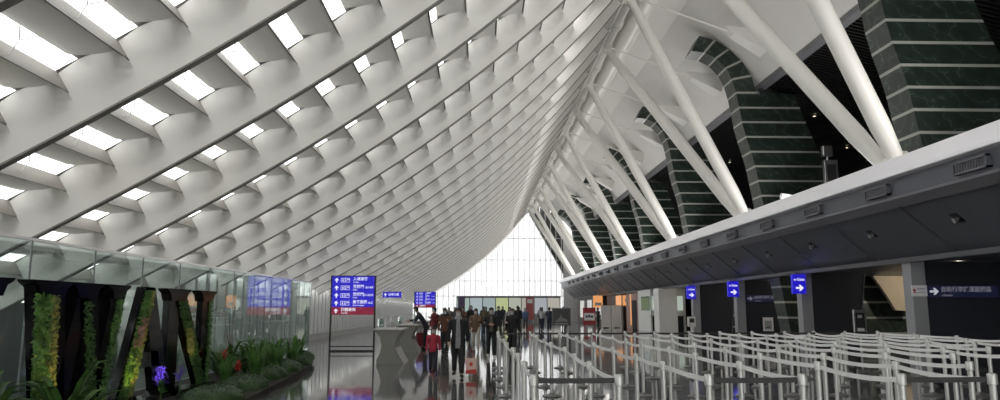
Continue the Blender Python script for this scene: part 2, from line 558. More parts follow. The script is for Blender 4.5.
# ------------------------------------------------------------------ right-hand bulkhead with its white ledge
LEDGE = [(10.5, 4.93), (10.62, 4.93), (10.72, 4.42), (10.85, 4.35), (12.38, 3.0), (12.5, 2.98), (26, 2.98), (26, 5.0), (11.2, 5.35)]
wr = empty('wall_right'); struct(wr)
mb = MB()
mb.prism([(10.64, 4.93), (10.72, 4.42), (12.42, 3.03), (12.42, 2.98), (24, 2.98), (24, 5.3), (11.2, 5.3)], 'y', RIBS[0], 95)
mb.build('fascia', M['fascia'], wr)
MB().prism([(10.42, 4.93), (10.44, 5.02), (10.72, 5.48), (11.3, 5.52), (11.3, 5.2), (10.72, 4.9)], 'y', RIBS[0], 95.3).build('white_ledge', M['fascia_trim'], wr, bevel=0.03)
MB().prism([(10.66, 4.46), (10.60, 4.38), (10.86, 4.2), (10.9, 4.3)], 'y', RIBS[0], 95.1).build('edge_strip', M['groove'], wr)
MB().prism([(12.2, 3.06), (12.28, 2.93), (12.55, 2.93), (12.55, 3.0)], 'y', RIBS[0], 95.1).build('lower_edge_strip', M['groove'], wr)
# seams of the sloping panels
mb = MB(); 
for k in range(-2, 24):
    yy = 15.0 + 3.82 * k - 0.6
    for dd in (0,):
        mb.prism([(10.86, 4.24), (12.3, 3.06), (12.28, 3.03), (10.83, 4.21)], 'y', yy, yy + 0.014)
mb.build('panel_seam', M['seam'], wr)
MB().box(24, 24.2, RIBS[0], 96, 0, 9.3).build('back_panel', M['dark'], wr)

# ------------------------------------------------------------------ slanted roof struts
BASES = [30.85 + 11.46 * k for k in range(-1, 6)]
for bi, yb in enumerate(BASES):
    for s_ in (-1, 1):
        nm = {-1: 'near', 1: 'far'}[s_]
        r = empty('roof_strut', (11.5, yb + s_ * 0.28, 5.45))
        tag(r, None, 'strut', 'slanting white roof struts')
        a = Vector((0, 0, 0)); b = Vector((6.1 - 11.5, s_ * (2.865 - 0.28), 14.25 - 5.45))
        mb = MB(); d = b - a
        mb.path([a, a + d * 0.06, a + d * 0.12, a + d * 0.5, a + d * 0.85, a + d * 0.95, b], [0.19, 0.23, 0.27, 0.265, 0.22, 0.18, 0.14], 18)
        mb.build('tube', M['tube'], r, smooth='auto')
        mb = MB(); mb.path([a - d * 0.005, a + d * 0.03], 0.33, 18); mb.build('base_collar', M['tube'], r, smooth='auto')
        mb = MB(); mb.path([b - d * 0.03, b + d * 0.01], 0.20, 14); mb.build('head_collar', M['tube'], r, smooth='auto')
        r['label'] = 'white slanting roof strut, %s leg of the %s pair from the camera' % (nm, ['nearest', 'second', 'third', 'fourth', 'fifth', 'sixth', 'seventh', 'eighth'][bi])

# tie rods with wedge brackets under the soffit
def ORDN(i): return ['nearest', 'second', 'third', 'fourth', 'fifth', 'sixth', 'seventh', 'eighth', 'ninth', 'tenth', 'eleventh', 'twelfth', 'thirteenth', 'fourteenth', 'fifteenth', 'sixteenth'][max(0, i)]
for k, yn in enumerate(NODES):
    if yn < 10 or yn > 75: continue
    r = empty('tie_bracket', (6.3, yn, 14.3)); tag(r, 'white tie rod and wedge bracket under the right soffit, %s along the hall' % ORDN(k - 3), 'bracket', 'tie brackets under the soffit')
    MB().path([(0, 0, 0), (4.0, 0, -1.45)], 0.035, 8).build('rod', M['tube'], r)
    mb = MB()
    vs = [(3.7, -.25, -1.25), (4.0, -.25, -1.6), (5.3, -.45, -2.35), (5.55, -.45, -1.5), (3.7, .25, -1.25), (4.0, .25, -1.6), (5.3, .45, -2.35), (5.55, .45, -1.5)]
    mb.add(vs, [(0, 1, 2, 3), (4, 7, 6, 5), (0, 4, 5, 1), (1, 5, 6, 2), (2, 6, 7, 3), (3, 7, 4, 0)])
    mb.build('wedge', M['soffit'], r)

# ------------------------------------------------------------------ green marble pylons
BODY_L = [(13.25, 0.0)] + [(12.1 + (7.77 - z) * 0.16, z) for z in [0.53 + 0.6583 * i for i in range(0, 11)]] + [(12.1, 7.77), (11.95, 8.42), (11.76, 9.09), (11.61, 9.76), (11.52, 10.42), (11.41, 11.1)]
BODY_R = [(18.9, 0.0)] + [(15.35 + (7.77 - z) * 0.3 + (1.3 if z < 3.1 else 0), z) for z in [0.53 + 0.6583 * i for i in range(0, 11)]] + [(15.35, 7.77), (15.0, 8.42), (14.72, 9.09), (14.48, 9.76), (14.26, 10.42), (14.05, 11.1)]
ARM_L = [(11.41, 11.1), (11.26, 11.72), (11.02, 12.25), (10.6, 12.72), (10.1, 13.0), (9.47, 13.08)]
ARM_R = [(12.32, 11.1), (12.15, 11.9), (11.75, 12.6), (11.2, 13.15), (10.6, 13.58), (9.86, 13.8)]
def pylon_mesh(L, R, v0, th):
    me = bpy.data.meshes.new('pylon')
    n = len(L); vs = []
    for (a, b) in zip(L, R):
        vs += [(a[0], 0, a[1]), (b[0], 0, b[1]), (b[0], th, b[1]), (a[0], th, a[1])]
    fs = []; uvs = []
    for i in range(n - 1):
        for k in range(4):
            k2 = (k + 1) % 4
            fs.append((4 * i + k, 4 * i + k2, 4 * i + 4 + k2, 4 * i + 4 + k))
            uvs += [(0, v0 + i), (1, v0 + i), (1, v0 + i + 1), (0, v0 + i + 1)]
    fs.append((0, 3, 2, 1)); uvs += [(0, v0 + 0.5)] * 4
    e = 4 * (n - 1); fs.append((e, e + 1, e + 2, e + 3)); uvs += [(0, v0 + 0.5)] * 4
    me.from_pydata(vs, [], fs)
    uv = me.uv_layers.new(name='course')
    for i, c in enumerate(uvs): uv.data[i].uv = c
    me.materials.append(M['marble'])
    return me
body_me = pylon_mesh(BODY_L, BODY_R, 0.0, 1.1)
# where the check-in blocks and shops stand, the shaft rises from the bulkhead deck
body_up = pylon_mesh([p for p in BODY_L if p[1] > 3.0], [p for p in BODY_R if p[1] > 3.0], 0.0, 1.1)
arm_me = pylon_mesh(ARM_L, ARM_R, 0.0, 1.1)
ORD = ['nearest', 'second', 'third', 'fourth', 'fifth', 'sixth', 'seventh']
for k in range(7):
    yp = 19.4 + 11.46 * k
    r = empty('marble_pylon', (0, yp, 0))
    tag(r, 'dark green marble pylon with pale joints and curled top, %s from the camera' % ORD[k], 'pylon', 'green marble pylons along the right side')
    o = bpy.data.objects.new('shaft', body_me if k in (1, 2) else body_up); COL.objects.link(o); o.parent = r
    o = bpy.data.objects.new('curled_arm', arm_me); COL.objects.link(o); o.parent = r

# ------------------------------------------------------------------ more materials
def glow(name, rgb, k=1.0):
    m = mat(name, (0.02, 0.02, 0.02), 0.4, emis=rgb, estr=k / 2 ** EXPO)
    return m
M.update({
    'blue_glow': glow('blue_backlit_panel', (0.010, 0.005, 0.50)),
    'blue_dim': glow('deep_blue_sign_face', (0.003, 0.004, 0.02)),
    'red_glow': glow('red_backlit_panel', (0.20, 0.004, 0.03)),
    'white_glow': glow('white_backlit_letters', (0.85, 0.85, 1.0)),
    'arrow_dim': glow('soft_white_arrow', (0.4, 0.4, 0.46)),
    'text_dim': glow('dim_white_letters', (0.13, 0.13, 0.16)),
    'orange_glow': glow('orange_lit_shop_sign', (0.75, 0.33, 0.12)),
    'lamp': glow('downlight_lens', (1.0, 0.86, 0.62), 6.0),
    'leaf_dark': leaf_mat('dark_green_leaves', (0.02, 0.055, 0.012), (0.07, 0.16, 0.03)),
    'leaf_mid': leaf_mat('fresh_green_leaves', (0.03, 0.09, 0.015), (0.12, 0.27, 0.06), 5),
    'leaf_lamplit': leaf_mat('lamplit_yellow_leaves', (0.07, 0.12, 0.025), (0.34, 0.32, 0.10), 14),  # yellow lamplight on the letters' leaves, put into their colour
    'moss': leaf_mat('moss_green', (0.014, 0.04, 0.008), (0.035, 0.085, 0.016), 20),
    'petal_red': mat('red_petals', (0.45, 0.03, 0.02), 0.5),
    'petal_pink': mat('dusty_pink_petals', (0.30, 0.15, 0.17), 0.5),
    'petal_purple': mat('purple_petals', (0.16, 0.08, 0.5), 0.5),
    'petal_pale': mat('pale_cream_petals', (0.5, 0.5, 0.3), 0.5),
    'letter': mat('glossy_black_letter', (0.004, 0.004, 0.005), 0.12, spec=0.25),
    'twig': mat('dark_twig_bark', (0.04, 0.03, 0.02), 0.8),
    'soil': mat('dark_soil', (0.02, 0.016, 0.012), 0.9, noise=0.4, scale=20),
    'kerb': mat('black_stone_kerb', (0.015, 0.015, 0.016), 0.25),
    'desk': mat('warm_grey_desk_laminate', (0.20, 0.195, 0.18), 0.4, noise=0.05, scale=2),
    'desk_top': mat('pale_desk_top', (0.5, 0.48, 0.45), 0.3),
    'belt': mat('silver_grey_belt_webbing', (0.74, 0.74, 0.73), 0.5),
    'belt_dark': mat('dark_belt_webbing', (0.03, 0.03, 0.032), 0.6),
    'post': mat('satin_chrome_post', (0.50, 0.50, 0.49), 0.36, metal=0.5),
    'base': mat('grey_cast_base', (0.2, 0.2, 0.2), 0.35, metal=0.7),
    'skin': mat('skin', (0.50, 0.31, 0.22), 0.5),
    'hair': mat('black_hair', (0.012, 0.010, 0.009), 0.45),
    'mask': mat('white_face_mask', (0.42, 0.45, 0.47), 0.7),
    'sign_red': mat('red_sign_face', (0.36, 0.03, 0.03), 0.5),
    'sign_white': mat('white_sign_face', (0.78, 0.77, 0.79), 0.5),
    'ink': mat('dark_ink', (0.03, 0.03, 0.04), 0.6),
    'brown_shop': mat('dark_brown_shopfront', (0.045, 0.03, 0.024), 0.5),
    'screen': mat('dark_grey_poster', (0.05, 0.05, 0.055), 0.3),
})
_cl = {}
def cloth(rgb):
    if rgb not in _cl: _cl[rgb] = mat('cloth_%d' % len(_cl), rgb, 0.8, noise=0.12, scale=25)
    return _cl[rgb]

def ORDN(i): return ['first', 'second', 'third', 'fourth', 'fifth', 'sixth', 'seventh', 'eighth', 'ninth', 'tenth', 'eleventh', 'twelfth', 'thirteenth', 'fourteenth', 'fifteenth', 'sixteenth', 'seventeenth', 'eighteenth', 'nineteenth', 'twentieth', 'twenty-first', 'twenty-second', 'twenty-third', 'twenty-fourth', 'twenty-fifth'][i]

# ------------------------------------------------------------------ vents and aimed spotlights on the bulkhead
for k in range(0, 20):
    y = 15.05 + 3.75 * k
    r = empty('air_vent', (10.69, y, 4.68))
    tag(r, 'slotted dark air vent on the bulkhead under the white ledge, %s from the camera' % ORDN(k), 'vent', 'air vents along the bulkhead')
    mb = MB()
    mb.box(-.13, 0, -.55, .55, .10, .14); mb.box(-.13, 0, -.55, .55, -.14, -.10)
    mb.box(-.13, 0, -.55, -.51, -.14, .14); mb.box(-.13, 0, .51, .55, -.14, .14)
    mb.build('frame', M['fascia'], r)
    mb = MB().box(-.05, 0, -.51, .51, -.1, .1)
    mb.build('dark_slot', M['black'], r)
    if k < 8:
        mb = MB()
        for q in range(-5, 6): mb.box(-.11, -.04, q * .09 - .008, q * .09 + .008, -.1, .1)
        mb.build('louvre', M['groove'], r)
slope_a = math.atan2(1.35, 1.6)
for k in range(0, 19):
    y = 16.95 + 3.82 * k
    r = empty('recessed_spotlight', (11.49, y, 3.78)); r.scale = (.75, .75, .75)
    r.rotation_euler = (0, slope_a, 0)
    tag(r, 'small recessed spotlight in the sloping dark panel, %s from the camera' % ORDN(k), 'spotlight', 'spotlights in the sloping panels')
    MB().box(-.19, .19, -.17, .17, -.012, .0).build('recess', M['black'], r)
    mb = MB(); mb.path([(.04, 0, -.02), (-.02, .02, -.16)], [.07, .09], 12); mb.build('lamp_head', M['steel'], r, smooth='auto')
    mb = MB(); mb.box(-.02, .02, -.12, -.10, -.1, 0); mb.box(-.02, .02, .10, .12, -.1, 0); mb.build('bracket', M['steel'], r)

# downlights in the dark ceiling
for k, (x, y) in enumerate([(16.0, 33.2), (19.2, 36.5), (19.5, 40.5), (16.0, 22.5), (16.3, 27.5), (19.0, 30.5), (15.8, 44.5), (15.8, 55), (19.0, 24.5)]):
    z = 11.62 - (x - 12.75) * 2.74 / 11.25 - 0.06
    r = empty('ceiling_downlight', (x, y, z))
    tag(r, 'small round warm downlight in the dark slatted ceiling, %s of its kind' % ORDN(k), 'downlight', 'downlights in the dark ceiling')
    MB().lathe([(0.02, 0), (.07, 0), (.07, -.02), (.02, -.02)]).build('lens', M['lamp'], r)
    MB().lathe([(.07, .0), (.1, .0), (.1, -.04), (.075, -.04), (.07, -.01)]).build('trim_ring', M['groove'], r)
    ld = bpy.data.lights.new('downlight_bulb', 'SPOT'); ld.energy = 25; ld.color = (1, .85, .65); ld.spot_size = 1.2; ld.shadow_soft_size = .06
    lo_ = bpy.data.objects.new('downlight_bulb', ld); COL.objects.link(lo_); lo_.location = (0, 0, -.08); lo_.parent = r

# floodlight and slim cabinet standing on the ledge deck
r = empty('ledge_display_post', (14.6, 29.2, 5.35)); tag(r, 'slim black-faced cabinet with a grey frame standing on the white ledge', 'cabinet')
MB().box(-.28, .28, -.1, .1, 0, 2.4).build('body', M['steel'], r, bevel=.02)
MB().box(-.18, .18, -.12, -.1, .2, 2.2).build('black_face', M['screen'], r)
MB().box(-.3, .1, -.12, .12, 2.55, 3.0).build('lamp_box', M['steel'], r, bevel=.03)
MB().path([(-.1, 0, 2.35), (-.1, 0, 2.6)], .04, 8).build('stem', M['steel'], r)
r = empty('security_camera', (12.2, 27.8, 5.5)); tag(r, 'small grey camera on a short arm standing on the ledge', 'camera')
MB().path([(0, 0, 0), (0, 0, .45)], .03, 8).build('post', M['steel'], r)
MB().path([(-.35, 0, .5), (.2, 0, .42)], [.13, .11], 12).build('housing', M['white'], r, smooth='auto')

# ------------------------------------------------------------------ pillars, partitions and signs below the bulkhead
PIL = [20.5, 27.7, 34.8, 42.0]
for k, y in enumerate(PIL):
    tr = MB().box(12.38, 12.8, y, y + .42, 0, 2.98).build('trim_%d' % (k + 1), M['pier'], bevel=.01); struct(tr)
    r = empty('dark_partition', (12.84, y + .1, 0))
    tag(r, 'tall charcoal partition with a slanted right edge beside the %s grey pillar from the camera' % ['first', 'second', 'third', 'fourth'][k], 'partition', 'charcoal partitions between pillars')
    w = 2.35 if k == 0 else 2.1
    MB().prism([(0, 0), (w - .35, 0), (w - .25, 1.2), (w, 2.97), (0, 2.97)], 'y', 0, .3).build('panel', M['dark'], r)
    MB().prism([(w - .35, 0), (w - .31, 0), (w - .21, 1.2), (w + .04, 2.97), (w, 2.97), (w - .25, 1.2)], 'y', -.01, .31).build('edge_trim', M['fascia'], r)
def arrow(x, z, s, y0, y1, up=False):
    pts = [(-.5, -.12), (.05, -.12), (-.12, -.38), (.1, -.38), (.5, 0), (.1, .38), (-.12, .38), (.05, .12), (-.5, .12)]
    if up: pts = [(-b, a) for a, b in pts]
    return MB().prism([(x + a * s, z + b * s) for a, b in pts], 'y', y0, y1)
# strip signs on the partitions
for k, (yy, w, mt, mt2) in {0: (20.5, 2.05, 'blue_dim', 'text_dim'), 2: (34.8, 1.75, 'blue_dim', 'text_dim')}.items():
    r = empty('direction_strip_sign', (12.88, yy + .1, 2.1))
    tag(r, 'long dark blue direction sign with white arrow on the %s charcoal partition' % ['nearest', '', 'third'][k], 'sign', 'blue strip signs')
    MB().box(0, w, -.05, 0, -.17, .17).build('face', M[mt], r)
    arrow(.17, 0, .26, -.06, -.05).build('arrow', M['arrow_dim' if k == 0 else 'text_dim'], r)
    text('lettering', '自助行李託運服務區', .17, M[mt2], r, (.36, -.052, .05), sx=.98)
    text('english_lettering', 'e-Kiosks', .09, M[mt2], r, (.38, -.052, -.11))
# backlit blue gate signs beside the pillars
for k, (y, x0) in enumerate([(27.6, 11.98), (34.7, 11.92), (41.9, 11.98)]):
    r = empty('gate_sign', (x0, y, 2.18))
    tag(r, 'backlit blue sign reading e-Gate with arrow, %s from the camera' % ['nearest', 'second', 'third'][k], 'sign', 'backlit blue gate signs')
    MB().box(0, .52, -.08, .08, 0, .74).build('light_box', M['blue_glow'], r, bevel=.015)
    MB().box(.1, .42, -.05, .05, .74, .82).build('mounting', M['groove'], r)
    arrow(.27, .22, .3, -.09, -.081).build('arrow', M['white_glow'], r)
    text('lettering', 'e-Gate', .15, M['white_glow'], r, (.26, -.085, .54), align='CENTER')
r = empty('notice_plate', (12.34, 20.48, 1.96)); tag(r, 'small white notice plate with red mark on the nearest grey pillar', 'sign')
MB().box(0, .45, -.02, 0, 0, .31).build('plate', M['sign_white'], r)
mb = MB(); mb.path([(.08, -.022, .17), (.08, -.026, .17)], .04, 12); mb.box(.05, .12, -.025, -.02, .09, .12); mb.build('red_mark', M['sign_red'], r)
mb = MB(); mb.box(.15, .38, -.023, -.02, .19, .23); mb.box(.15, .40, -.023, -.02, .10, .125); mb.build('printed_lines', mat('lilac_grey_ink', (.45, .42, .55), .6), r)
r = empty('wall_notice', (13.62, 34.88, .55)); tag(r, 'white framed notice on the third charcoal partition from the camera', 'notice')
MB().box(0, .5, -.03, 0, 0, .65).build('frame', M['sign_white'], r)
MB().box(.08, .42, -.035, -.03, .08, .5).build('sheet', mat('grey_sheet', (.35, .36, .38), .5), r)
MB().prism([(.14, .16), (.34, .16), (.34, .24), (.3, .24), (.3, .2), (.14, .2)], 'y', -.038, -.035).build('pictogram', M['ink'], r)
r = empty('information_totem', (13.55, 26.2, 0)); tag(r, 'silver framed information totem with dark poster in front of a charcoal partition', 'totem')
MB().box(0, .46, -.05, .05, .55, 1.58).build('frame', M['steel'], r, bevel=.01)
MB().box(.06, .4, -.06, -.05, .72, 1.46).build('poster', M['screen'], r)
MB().box(.14, .3, -.065, -.06, 1.28, 1.38).build('logo_block', M['sign_white'], r)
MB().box(.1, .36, -.065, -.06, .8, .92).build('text_block', M['sign_white'], r)
MB().path([(.23, 0, 0), (.23, 0, .56)], .04, 10).build('post', M['steel'], r)
MB().lathe([(.2, 0), (.2, .02), (.05, .05)], (.23, 0, 0)).build('base', M['base'], r)
r = empty('ticket_dispenser', (11.62, 40.6, 0)); tag(r, 'white ticket dispenser on a post beside the fourth pillar', 'dispenser')
MB().box(0, .42, -.1, .1, .62, 1.18).build('housing', M['white'], r, bevel=.03)
MB().box(.08, .34, -.11, -.1, .85, 1.08).build('screen', M['screen'], r)
MB().box(.15, .27, -.05, .05, 0, .62).build('post', M['white'], r)
r = empty('beige_pier', (17.95, 41.5, 0)); tag(r, 'beige tapering pier seen between two charcoal partitions', 'pier')
MB().prism([(-.65, 0), (.65, 0), (.05, 2.75), (-.2, 2.9)], 'y', 0, .6).build('plaster_body', M['tan'], r)
o = MB().prism([(16.45, 2.97), (18.15, 2.97), (18.15, 1.5), (17.3, 1.55), (17.0, 2.1)], 'y', 29.9, 30.1).build('beige_bulkhead', M['tan'])
tag(o, 'beige angled plaster bulkhead beside the nearest grey pillar', 'bulkhead')
o = MB().box(18.55, 18.75, 29.7, 29.88, 0, 2.97).build('bronze_post', M['brown_shop']); tag(o, 'dark bronze post behind the nearest grey pillar', 'post')
struct(MB().box(24 - .3, 24, RIBS[0], 96, 0, 2.97).build('wall_lower_right', M['dark']))

for k, (x, y) in enumerate([(18.2, 27.0), (16.4, 33.6), (15.9, 39.4), (15.5, 46.0)]):
    r = empty('soffit_downlight', (x, y, 2.97)); tag(r, 'round downlight under the bulkhead behind the partitions, %s from the camera' % ORDN(k), 'downlight', 'downlights under the bulkhead')
    MB().lathe([(0.02, 0), (.09, 0), (.09, -.02), (.02, -.02)]).build('lens', M['lamp'], r)
    MB().lathe([(.09, .0), (.12, .0), (.12, -.04), (.095, -.04), (.09, -.01)]).build('trim_ring', M['groove'], r)
    ld = bpy.data.lights.new('soffit_bulb', 'POINT'); ld.energy = 34 if k == 0 else 14; ld.color = (1, .9, .74); ld.shadow_soft_size = .09
    lo_ = bpy.data.objects.new('soffit_bulb', ld); COL.objects.link(lo_); lo_.location = (0, 0, -.16); lo_.parent = r
# shopfronts further along on the right
def shop(name, label, cat, x0, x1, y0, y1, z1, m):
    r = empty(name, (x0, y0, 0)); tag(r, label, cat)
    MB().box(0, x1 - x0, 0, y1 - y0, 0, z1).build('body', m, r)
    return r
for k, (y0, y1, x0) in enumerate([(48.6, 50.0, 12.0), (54.8, 56.0, 12.2)]):
    o = MB().box(x0, x0 + 1.25, y0, y1, 0, 2.97).build('trim_%d' % (5 + k), M['white'], bevel=.01); struct(o)
r = shop('service_counter', 'white service kiosk with pale green windows between white pillars', 'kiosk', 12.1, 14.6, 51.4, 54.4, 2.97, M['white'])
MB().box(-.05, 0, .2, 2.8, 1.5, 2.5).build('window', M['shop_glass'], r)
MB().box(.1, 2.3, -.05, 0, 1.5, 2.5).build('front_window', glow('pale_green_lit_window', (.36, .42, .36)), r)
MB().box(.1, 2.3, -.06, 0, 0, 1.1).build('dark_recess', M['dark'], r)
MB().box(-.1, 2.4, -.25, 0, 1.1, 1.16).build('counter_top', M['desk_top'], r)
for k, (x0, x1) in enumerate([(10.35, 11.2), (11.25, 12.1)]):
    r = empty('white_screen', (x0, 62, 0)); tag(r, 'plain white freestanding screen panel, %s of the two by the shops' % ['left', 'right'][k], 'screen', 'white screens by the shops')
    MB().box(0, x1 - x0 - .03, 0, .06, .08, 1.9).build('panel', M['white'], r)
    for q in (.05, x1 - x0 - .15): MB().box(q, q + .07, -.2, .26, 0, .08).build('foot', M['steel'], r)
r = shop('shop_unit', 'dark brown shop unit with a glowing orange sign under the bulkhead', 'shop', 12.6, 15, 64, 72, 2.97, M['brown_shop'])
MB().box(-.05, 0, .5, 3, 1.9, 2.8).build('orange_sign', M['orange_glow'], r)
MB().box(.0, 1.2, -.05, 0, 1.9, 2.8).build('front_sign', M['orange_glow'], r)
MB().box(.2, 1.0, -.06, -.05, 2.2, 2.5).build('sign_lettering_bar', M['sign_white'], r)
r = shop('shop_unit', 'pinkish shop front with white door panels under the bulkhead', 'shop', 12.5, 15, 57.5, 62, 2.97, mat('pinkish_shop_wall', (.38, .25, .22), .6))  # pinkish is the wall's even base colour
MB().box(-.05, 0, .4, 2.0, .0, 2.3).build('dark_door', M['dark'], r)
MB().box(-.05, 0, 2.4, 2.7, .3, 2.8).build('orange_light_strip', M['orange_glow'], r)
r = shop('shop_unit', 'farthest dark shop unit with three pale light boxes', 'shop', 12.5, 15, 74, 93, 2.97, M['brown_shop'])
for q in range(3): MB().box(-.05, 0, 1 + 6 * q, 4.2 + 6 * q, .6, 2.6).build('light_box', glow('pale_light_box_%d' % q, (.5, .5, .48)), r)
r = empty('orange_banner', (11.55, 74, 1.75)); tag(r, 'glowing orange and cream hanging banner near the end of the bulkhead', 'banner')
MB().box(0, 1.0, 0, .1, 0, 1.2).build('face', M['orange_glow'], r)
MB().box(.15, .85, -.01, 0, .2, .5).build('lower_band', M['sign_white'], r)
MB().path([(.5, .05, 1.2), (.5, .05, 1.5)], .03, 6).build('hanger', M['steel'], r)

# black framed picture board and red notice stand
def board(name, label, cat, x0, x1, y, z0, z1, fm, inner):
    r = empty(name, (x0, y, 0)); tag(r, label, cat)
    w = x1 - x0
    mb = MB(); t = .06
    mb.box(0, w, 0, .05, z1 - t, z1); mb.box(0, w, 0, .05, z0, z0 + t); mb.box(0, t, 0, .05, z0, z1); mb.box(w - t, w, 0, .05, z0, z1)
    mb.build('frame', fm, r)
    MB().box(t, w - t, .01, .04, z0 + t, z1 - t).build('poster', inner, r)
    for q in (.05, w - .1): MB().box(q, q + .05, .0, .05, .03, z0).box(q - .02, q + .07, -.2, .25, 0, .03).build('foot', fm, r)
    return r, w
r, w = board('picture_board', 'black framed picture board standing in the hall past the queue lanes', 'board', 5.15, 6.5, 52, .42, 1.68, M['groove'], M['frame_black'])
MB().prism([(.25, .75), (.5, .95), (.62, 1.2), (.72, 1.0), (1.1, .85), (1.1, .7), (.25, .7)], 'y', 0, .01).build('pale_picture', mat('pale_mountain_print', (.22, .22, .2), .6), r)
MB().box(.2, 1.15, 0, .01, .52, .62).build('caption_bar', mat('grey_caption', (.25, .25, .25), .6), r)
r, w = board('notice_stand', 'red and white notice stand beside the shops', 'sign', 7.8, 8.75, 55, .42, 1.7, M['sign_red'], M['sign_red'])
MB().box(.08, .87, 0, .01, .75, 1.3).build('white_panel', M['sign_white'], r)
mb = MB(); mb.box(.2, .34, -.01, 0, .95, 1.12); mb.box(.38, .55, -.01, 0, .98, 1.15); mb.box(.59, .75, -.01, 0, .95, 1.1); mb.build('dark_characters', M['ink'], r)

# arrivals-end shops below the gable
r = empty('glazed_shop_row', (-3.0, 93.5, 0)); tag(r, 'low row of pale green glazed shop fronts below the bright end wall', 'shop row')
MB().box(0, 13.4, .3, 1.2, 0, 3.1).build('body', mat('pale_shop_wall', (.45, .46, .44), .6), r)
mb = MB(); mb.box(0, 13.4, 0, .3, 3.05, 3.25)
for q in range(9): mb.box(q * 1.66, q * 1.66 + .08, 0, .3, 0, 3.1)
mb.build('frame', M['groove'], r)
for q in range(8):
    c = [(.30, .40, .36), (.34, .40, .42), (.30, .36, .36), (.42, .47, .24), (.38, .40, .34), (.36, .34, .30), (.34, .36, .38), (.40, .38, .34)][q]
    MB().box(q * 1.66 + .1, q * 1.66 + 1.64, .1, .2, 1.0, 3.0).build('shop_window', glow('shop_window_%d' % q, c), r)
MB().box(4.1, 5.0, -.1, 0, 0, 3.2).build('purple_poster', mat('dusky_purple', (.10, .07, .14), .6), r).location = (-3.9, 0, 0)
r = empty('red_banner_stand', (5.7, 90, 0)); tag(r, 'tall red banner in front of the far glazed shops', 'banner')
MB().box(0, .95, 0, .1, .3, 3.05).build('banner', mat('faded_red_banner', (.38, .10, .10), .6), r)
MB().box(.15, .8, -.01, 0, 2.3, 2.8).build('white_emblem', M['sign_white'], r)
MB().box(.1, .85, -.2, .3, 0, .3).build('foot', M['groove'], r)

# ------------------------------------------------------------------ queue posts and belts
def post_proto(dark=False):
    r = empty('stanchion')
    MB().lathe([(.01, 0), (.17, 0), (.175, .012), (.15, .03), (.06, .045), (.04, .07)], n=18).build('base', M['base'], r, smooth='auto')
    MB().lathe([(.032, .05), (.032, .88)], n=12).build('pole', M['post'], r, smooth='auto')
    MB().lathe([(.038, .88), (.045, .885), (.045, .975), (.038, .985), (.01, .99)], n=12).build('belt_head', M['post'], r, smooth='auto')
    return r
def belt_mesh(dx, dy, m, sag=.025):
    mb = MB(); L = math.hypot(dx, dy); nx, ny = -dy / L * .003, dx / L * .003
    N = 6
    for s_ in range(N):
        t0, t1 = s_ / N, (s_ + 1) / N
        z0 = .955 - sag * 4 * t0 * (1 - t0); z1 = .955 - sag * 4 * t1 * (1 - t1)
        a = (dx * t0, dy * t0); b = (dx * t1, dy * t1)
        vs = [(a[0] - nx, a[1] - ny, z0), (b[0] - nx, b[1] - ny, z1), (b[0] - nx, b[1] - ny, z1 - .05), (a[0] - nx, a[1] - ny, z0 - .05),
              (a[0] + nx, a[1] + ny, z0), (b[0] + nx, b[1] + ny, z1), (b[0] + nx, b[1] + ny, z1 - .05), (a[0] + nx, a[1] + ny, z0 - .05)]
        mb.add(vs, [(0, 1, 2, 3), (4, 7, 6, 5), (0, 4, 5, 1), (3, 2, 6, 7)])
    me = mb.mesh('belt'); me.materials.append(m); return me
proto = post_proto()
first = True
ROWX = [0.5, 1.36, 2.2, 3.1, 4.0, 4.9, 5.8, 6.7, 7.6, 8.5, 9.4, 10.3, 11.2]
STEP = 1.66
rl = random.Random(5)
for ri, x in enumerate(ROWX):
    seq = 0
    pts = [(x + rl.uniform(-.05, .05), 7.0 + STEP * k + (rl.uniform(-.1, .1) if k else 0)) for k in range(9)]
    vis = [p for p in pts if p[0] / p[1] < 0.76]
    for k, (px, py) in enumerate(vis):
        if first: o = proto; first = False
        else: o = copy_tree(proto)
        for ch in list(o.children):
            if ch.name.startswith('cross_belt') or (ch.name.startswith('belt') and not ch.name.startswith('belt_head')):
                bpy.data.objects.remove(ch)
        o.location = (px, py, 0)
        tag(o, 'chrome queue post, %s row from the aisle, %s post from the near end' % (ORDN(ri), ORDN(k)), 'queue post', 'chrome queue posts with belts')
        if k + 1 < len(vis):
            q = vis[k + 1]
            b = bpy.data.objects.new('belt', belt_mesh(q[0] - px, q[1] - py, M['belt'], rl.uniform(.01, .05))); COL.objects.link(b); b.parent = o
        # dark belts closing the lane ends
        if ri + 1 < len(ROWX):
            if (k == 0 and len(vis) == 9 and ri % 2 == 0) or (k == len(vis) - 1):
                nx_ = (ROWX[ri + 1] - px); 
                b = bpy.data.objects.new('cross_belt', belt_mesh(nx_, 0.02, M['belt_dark'], .005)); COL.objects.link(b); b.parent = o

# ------------------------------------------------------------------ glass partition on the left
for k in range(2, 13):
    y0 = 5.4 + 1.75 * k
    r = empty('glass_panel', (-6.5, y0, 0)); tag(r, 'clear glass partition panel on the left with a thin top rail, %s from the camera' % ORDN(k - 2), 'glass panel', 'glass partition panels')
    MB().box(-.006, .006, .015, 1.735, .06, 2.58).build('pane', M['glass'], r)
    MB().box(-.03, .03, 0, 1.75, 2.58, 2.62).build('top_rail', M['steel'], r)
    MB().box(-.012, .012, -.006, .006, .04, 2.6).build('joint_post', M['groove'], r)
    MB().box(-.05, .05, 0, 1.75, 0, .07).build('bottom_channel', M['steel'], r)

